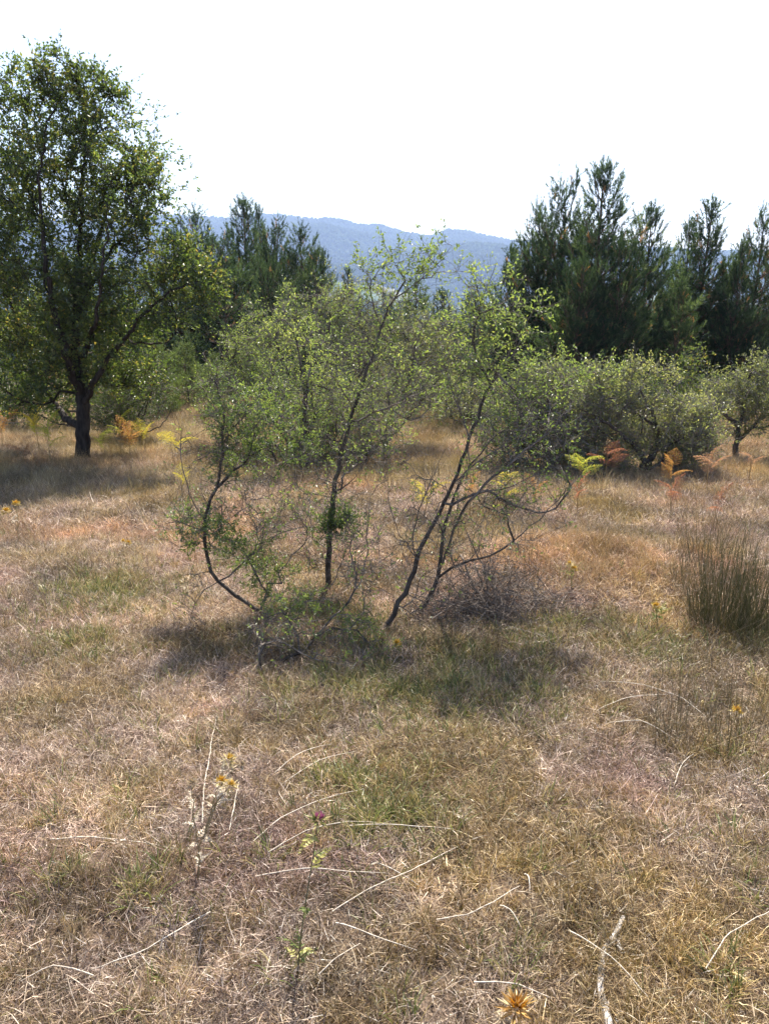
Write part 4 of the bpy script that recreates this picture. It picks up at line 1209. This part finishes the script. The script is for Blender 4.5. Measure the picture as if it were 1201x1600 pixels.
thistle((1026, 985), [[(1026, 965, 0), (1024, 948, 0)], [(1026, 970, 0), (1034, 955, 0)]], 'small green thistle with yellow top at the edge of the golden grass mound', [YH[0], None], 'green', 7, 926, .9, (.2, .24, .08), leaf_s=.7)
thistle((892, 925), [[(892, 900, 0), (890, 882, 0)], [(892, 905, 0), (896, 890, 0)]], 'yellow flowered weed between the dead twig mound and the golden grass', [YH[1], YH[0]], 'green', 5, 927, .8, (.24, .26, .09), leaf_s=.6)
thistle((30, 850), [[(28, 815, 0), (25, 788, 0)], [(29, 830, 0), (12, 800, 0)]], 'yellow thistle in dry grass below the shade of the round-crowned tree', [YH[0], YH[0]], 'dry', 5, 928, 1.3)
thistle((195, 868), [[(194, 855, 0), (193, 846, 0)], [(196, 858, 0), (200, 848, 0)]], 'pair of tiny yellow flower heads in the dry grass before the creeping juniper', [YH[0], YH[0]], 'dry', 3, 929, .7, leaf_s=.6)
thistle((505, 895), [[(500, 885, 0), (497, 870, 0)], [(506, 880, 0), (512, 872, 0)]], 'low dry thistle at the foot of the upright shrub', [DH, DH], 'dry', 4, 930, .8, leaf_s=.7)
thistle((725, 1300), [[(725, 1285, 0), (724, 1268, 0)]], 'pale dried seed head beside the green grass patch', [DH], 'dry', 4, 931, .8, leaf_s=.6)


# ------------------------------------------------------------------ sticks and long pale stalks
def stick(name, label, cat, pts, r0, r1, mat, forks=(), lift=.012, group=None, seed=0, arch=0.):
    rng = np.random.default_rng(seed)
    P = np.array([ground(u, v) for u, v in pts])
    seg = np.concatenate([[0], np.cumsum(np.linalg.norm(np.diff(P, axis=0), axis=1))]); m = max(8, int(seg[-1] / .025))
    k = np.linspace(0, seg[-1], m); f = k / seg[-1]
    Q = np.stack([np.interp(k, seg, P[:, c]) for c in range(3)], 1)
    Q[:, :2] += np.cumsum(rng.normal(size=(m, 2)) * .0012, 0)
    Q[:, 2] = gz(Q[:, 0], Q[:, 1]) + lift + arch * np.sin(f * math.pi)
    for _ in range(2): Q[1:-1, 2] = (Q[:-2, 2] + Q[1:-1, 2] + Q[2:, 2]) / 3
    b = Q[0].copy(); g = Geo()
    Vt, Ft = tube(Q, r0 + (r1 - r0) * f, 6); g.add(Vt, Ft)
    for (fk, ang, ln) in forks:
        q = int(fk * (m - 2)); d = unit(Q[q + 1] - Q[q]); c, s = math.cos(ang), math.sin(ang)
        d2 = np.array([d[0] * c - d[1] * s, d[0] * s + d[1] * c, .15])
        W = Q[q] + d2 * np.linspace(0, ln, 6)[:, None] + np.concatenate([np.zeros((1, 3)), rng.normal(size=(5, 3)) * .003])
        Vt, Ft = tube(W, np.linspace(r0 * .5, r1 * .6, 6), 5); g.add(Vt, Ft)
    link(name, g.mesh(name, M[mat], b, True), None, b, label, cat, group)


stick('dead_branch', 'bleached bent branch with peeling dark bark lying in the straw', 'branch', [(972, 1442), (958, 1470), (943, 1490), (938, 1525), (936, 1560), (948, 1590), (955, 1625)], .0075, .011, 'white_wood', [(.25, .9, .05)], .014, seed=1)
stick('dry_stick', 'long straight pale stick lying across the turf beside the branching thistle', 'stick', [(80, 1320), (140, 1317), (210, 1324), (285, 1335)], .003, .002, 'pale_stick', [(.5, -.5, .09), (.55, .35, .05)], .02, seed=2)
stick('dry_stick', 'leaning pale stalk standing over the yellow thistle heads', 'stick', [(316, 1300), (322, 1230), (330, 1180), (340, 1128)], .0025, .0015, 'pale_stick', (), .03, seed=3)
stick('dry_stick', 'dark charred stick lying under the shadow of the creeping juniper', 'stick', [(132, 868), (150, 858), (172, 854)], .008, .006, 'bark_dark', (), .012, seed=4)
SG = 'long pale stalks lying in the straw'
SL_ = 'long thin pale grass stalk lying loose on the straw'
STALK_LABEL = {0: 'long pale stalk reaching from the dry branching thistle toward the purple one', 1: 'pale stalk passing right under the purple thistle head',
               2: 'pale stalk crossing the stem of the purple thistle', 3: 'upper of two parallel pale stalks at the edge of the green patch',
               4: 'lower of two parallel pale stalks at the edge of the green patch', 5: 'pale stalk lying across the green grass patch',
               6: 'long pale stalk crossed by a shorter one below the green patch', 7: 'short pale stalk crossing the long one below the green patch',
               13: 'pale bent straw at the foot of the open rush clump', 14: 'pale arching straw leading into the open rush clump',
               15: 'middle pale straw beside the open rush clump', 16: 'lower pale straw beside the open rush clump',
               17: 'pale stalk lying beside the bleached bent branch', 20: 'short pale stalk standing beside the yellow thistle heads',
               21: 'pale stalk beside the large tawny thistle head', 23: 'pale stalk in the meadow below the round-crowned tree shade'}
for q, pts in enumerate([
    [(395, 1330), (440, 1298), (500, 1270), (570, 1245)], [(420, 1345), (480, 1318), (545, 1305), (600, 1300)], [(400, 1385), (470, 1378), (540, 1383), (605, 1378)],
    [(430, 1220), (470, 1195), (520, 1175)], [(440, 1238), (500, 1205), (560, 1185)], [(545, 1303), (600, 1308), (660, 1312), (710, 1308)],
    [(520, 1440), (580, 1410), (640, 1385), (715, 1338)], [(590, 1362), (620, 1380), (655, 1395)], [(525, 1458), (590, 1490), (650, 1505)], [(680, 1455), (730, 1450), (770, 1430), (808, 1398)],
    [(818, 1380), (822, 1395), (826, 1408)], [(780, 1430), (800, 1450), (815, 1470)], [(1100, 1530), (1130, 1490), (1180, 1455), (1215, 1430)], [(1050, 1240), (1060, 1215), (1080, 1190)],
    [(940, 1075), (1000, 1085), (1060, 1105), (1100, 1130)], [(930, 1120), (985, 1105), (1040, 1095)], [(950, 1140), (1000, 1145), (1060, 1170)], [(890, 1470), (920, 1500), (960, 1530), (1010, 1580)],
    [(330, 1440), (280, 1480), (230, 1510), (150, 1530)], [(500, 1540), (540, 1510), (560, 1490)], [(360, 1310), (368, 1280), (372, 1235)], [(740, 1550), (800, 1560), (860, 1580)],
    [(150, 1540), (90, 1530), (40, 1545)], [(20, 830), (60, 826), (95, 820)]]):
    stick('dry_stalk', STALK_LABEL.get(q, SL_), 'stalk', pts, .0019, .0010, 'pale_stick', (), .03, SG, 40 + q, arch=.02)

# ------------------------------------------------------------------ far woods on the hills and the air between
rf = np.random.default_rng(77)
def lump(seed):
    r = np.random.default_rng(seed); ph = np.linspace(0, math.pi, 6); th = np.arange(8) * 2 * math.pi / 8
    Vv = []
    for p in ph:
        for t in th:
            k = 1 + r.normal() * .16
            Vv.append((math.sin(p) * math.cos(t) * k * .55, math.sin(p) * math.sin(t) * k * .55, .55 + .62 * math.cos(p) * k))
    f = [(a * 8 + b, (a + 1) * 8 + b, (a + 1) * 8 + (b + 1) % 8, a * 8 + (b + 1) % 8) for a in range(5) for b in range(8)]
    return mesh_np('far_crown', np.array(Vv), np.array(f), mwood, smooth=True)
mwood, nt_, out_ = mat_new('far_wood')
a_ = nt_.nodes.new('ShaderNodeAttribute'); a_.attribute_type = 'INSTANCER'; a_.attribute_name = 'patch'
d_ = nt_.nodes.new('ShaderNodeBsdfDiffuse'); nt_.links.new(a_.outputs['Color'], d_.inputs[0]); nt_.links.new(d_.outputs[0], out_.inputs[0])
n = 75000
fy = np.sqrt(rf.uniform(120 ** 2, 2680 ** 2, n)); fx = rf.uniform(-.62, .62, n) * fy
field = (fy > 1335) & (fy < 1545) & (noise(fx, fy, 160, 61) > .36)
fx, fy = fx[~field], fy[~field]; n = len(fx)
FP = np.stack([fx, fy, gz(fx, fy) - .5], 1)
tone = (.6 + .8 * noise(fx, fy, 90, 62))[:, None] * rf.uniform(.7, 1.3, (n, 1))
o = scatter('distant_woods', 'blue hazy wooded hills across the valley', 'woods', FP, np.stack([0 * fx, 0 * fx, rf.random(n) * 6.28], 1),
            rf.uniform(6, 12, n), rf.integers(0, 3, n), np.array([.036, .052, .022]) * tone, [lump(q) for q in (1, 2, 3)])

hz = bpy.data.meshes.new('haze')
x0, x1, y0_, y1_, z0_, z1_ = -3500., 3500., -1600., 3400., -140., 330.
hv = [(x, y, z) for z in (z0_, z1_) for y in (y0_, y1_) for x in (x0, x1)]
hz.from_pydata(hv, [], [(0, 2, 3, 1), (4, 5, 7, 6), (0, 1, 5, 4), (2, 6, 7, 3), (0, 4, 6, 2), (1, 3, 7, 5)]); hz.update()
mh, nth, outh = mat_new('haze_air')
pv = nth.nodes.new('ShaderNodeVolumePrincipled')
pv.inputs['Color'].default_value = (.48, .64, 1, 1)
pv.inputs['Density'].default_value = .00023
pv.inputs['Anisotropy'].default_value = .2
nth.links.new(pv.outputs[0], outh.inputs['Volume'])
hz.materials.append(mh)
link('haze', hz, kind='stuff', label='thin blue haze filling the valley air', cat='haze')
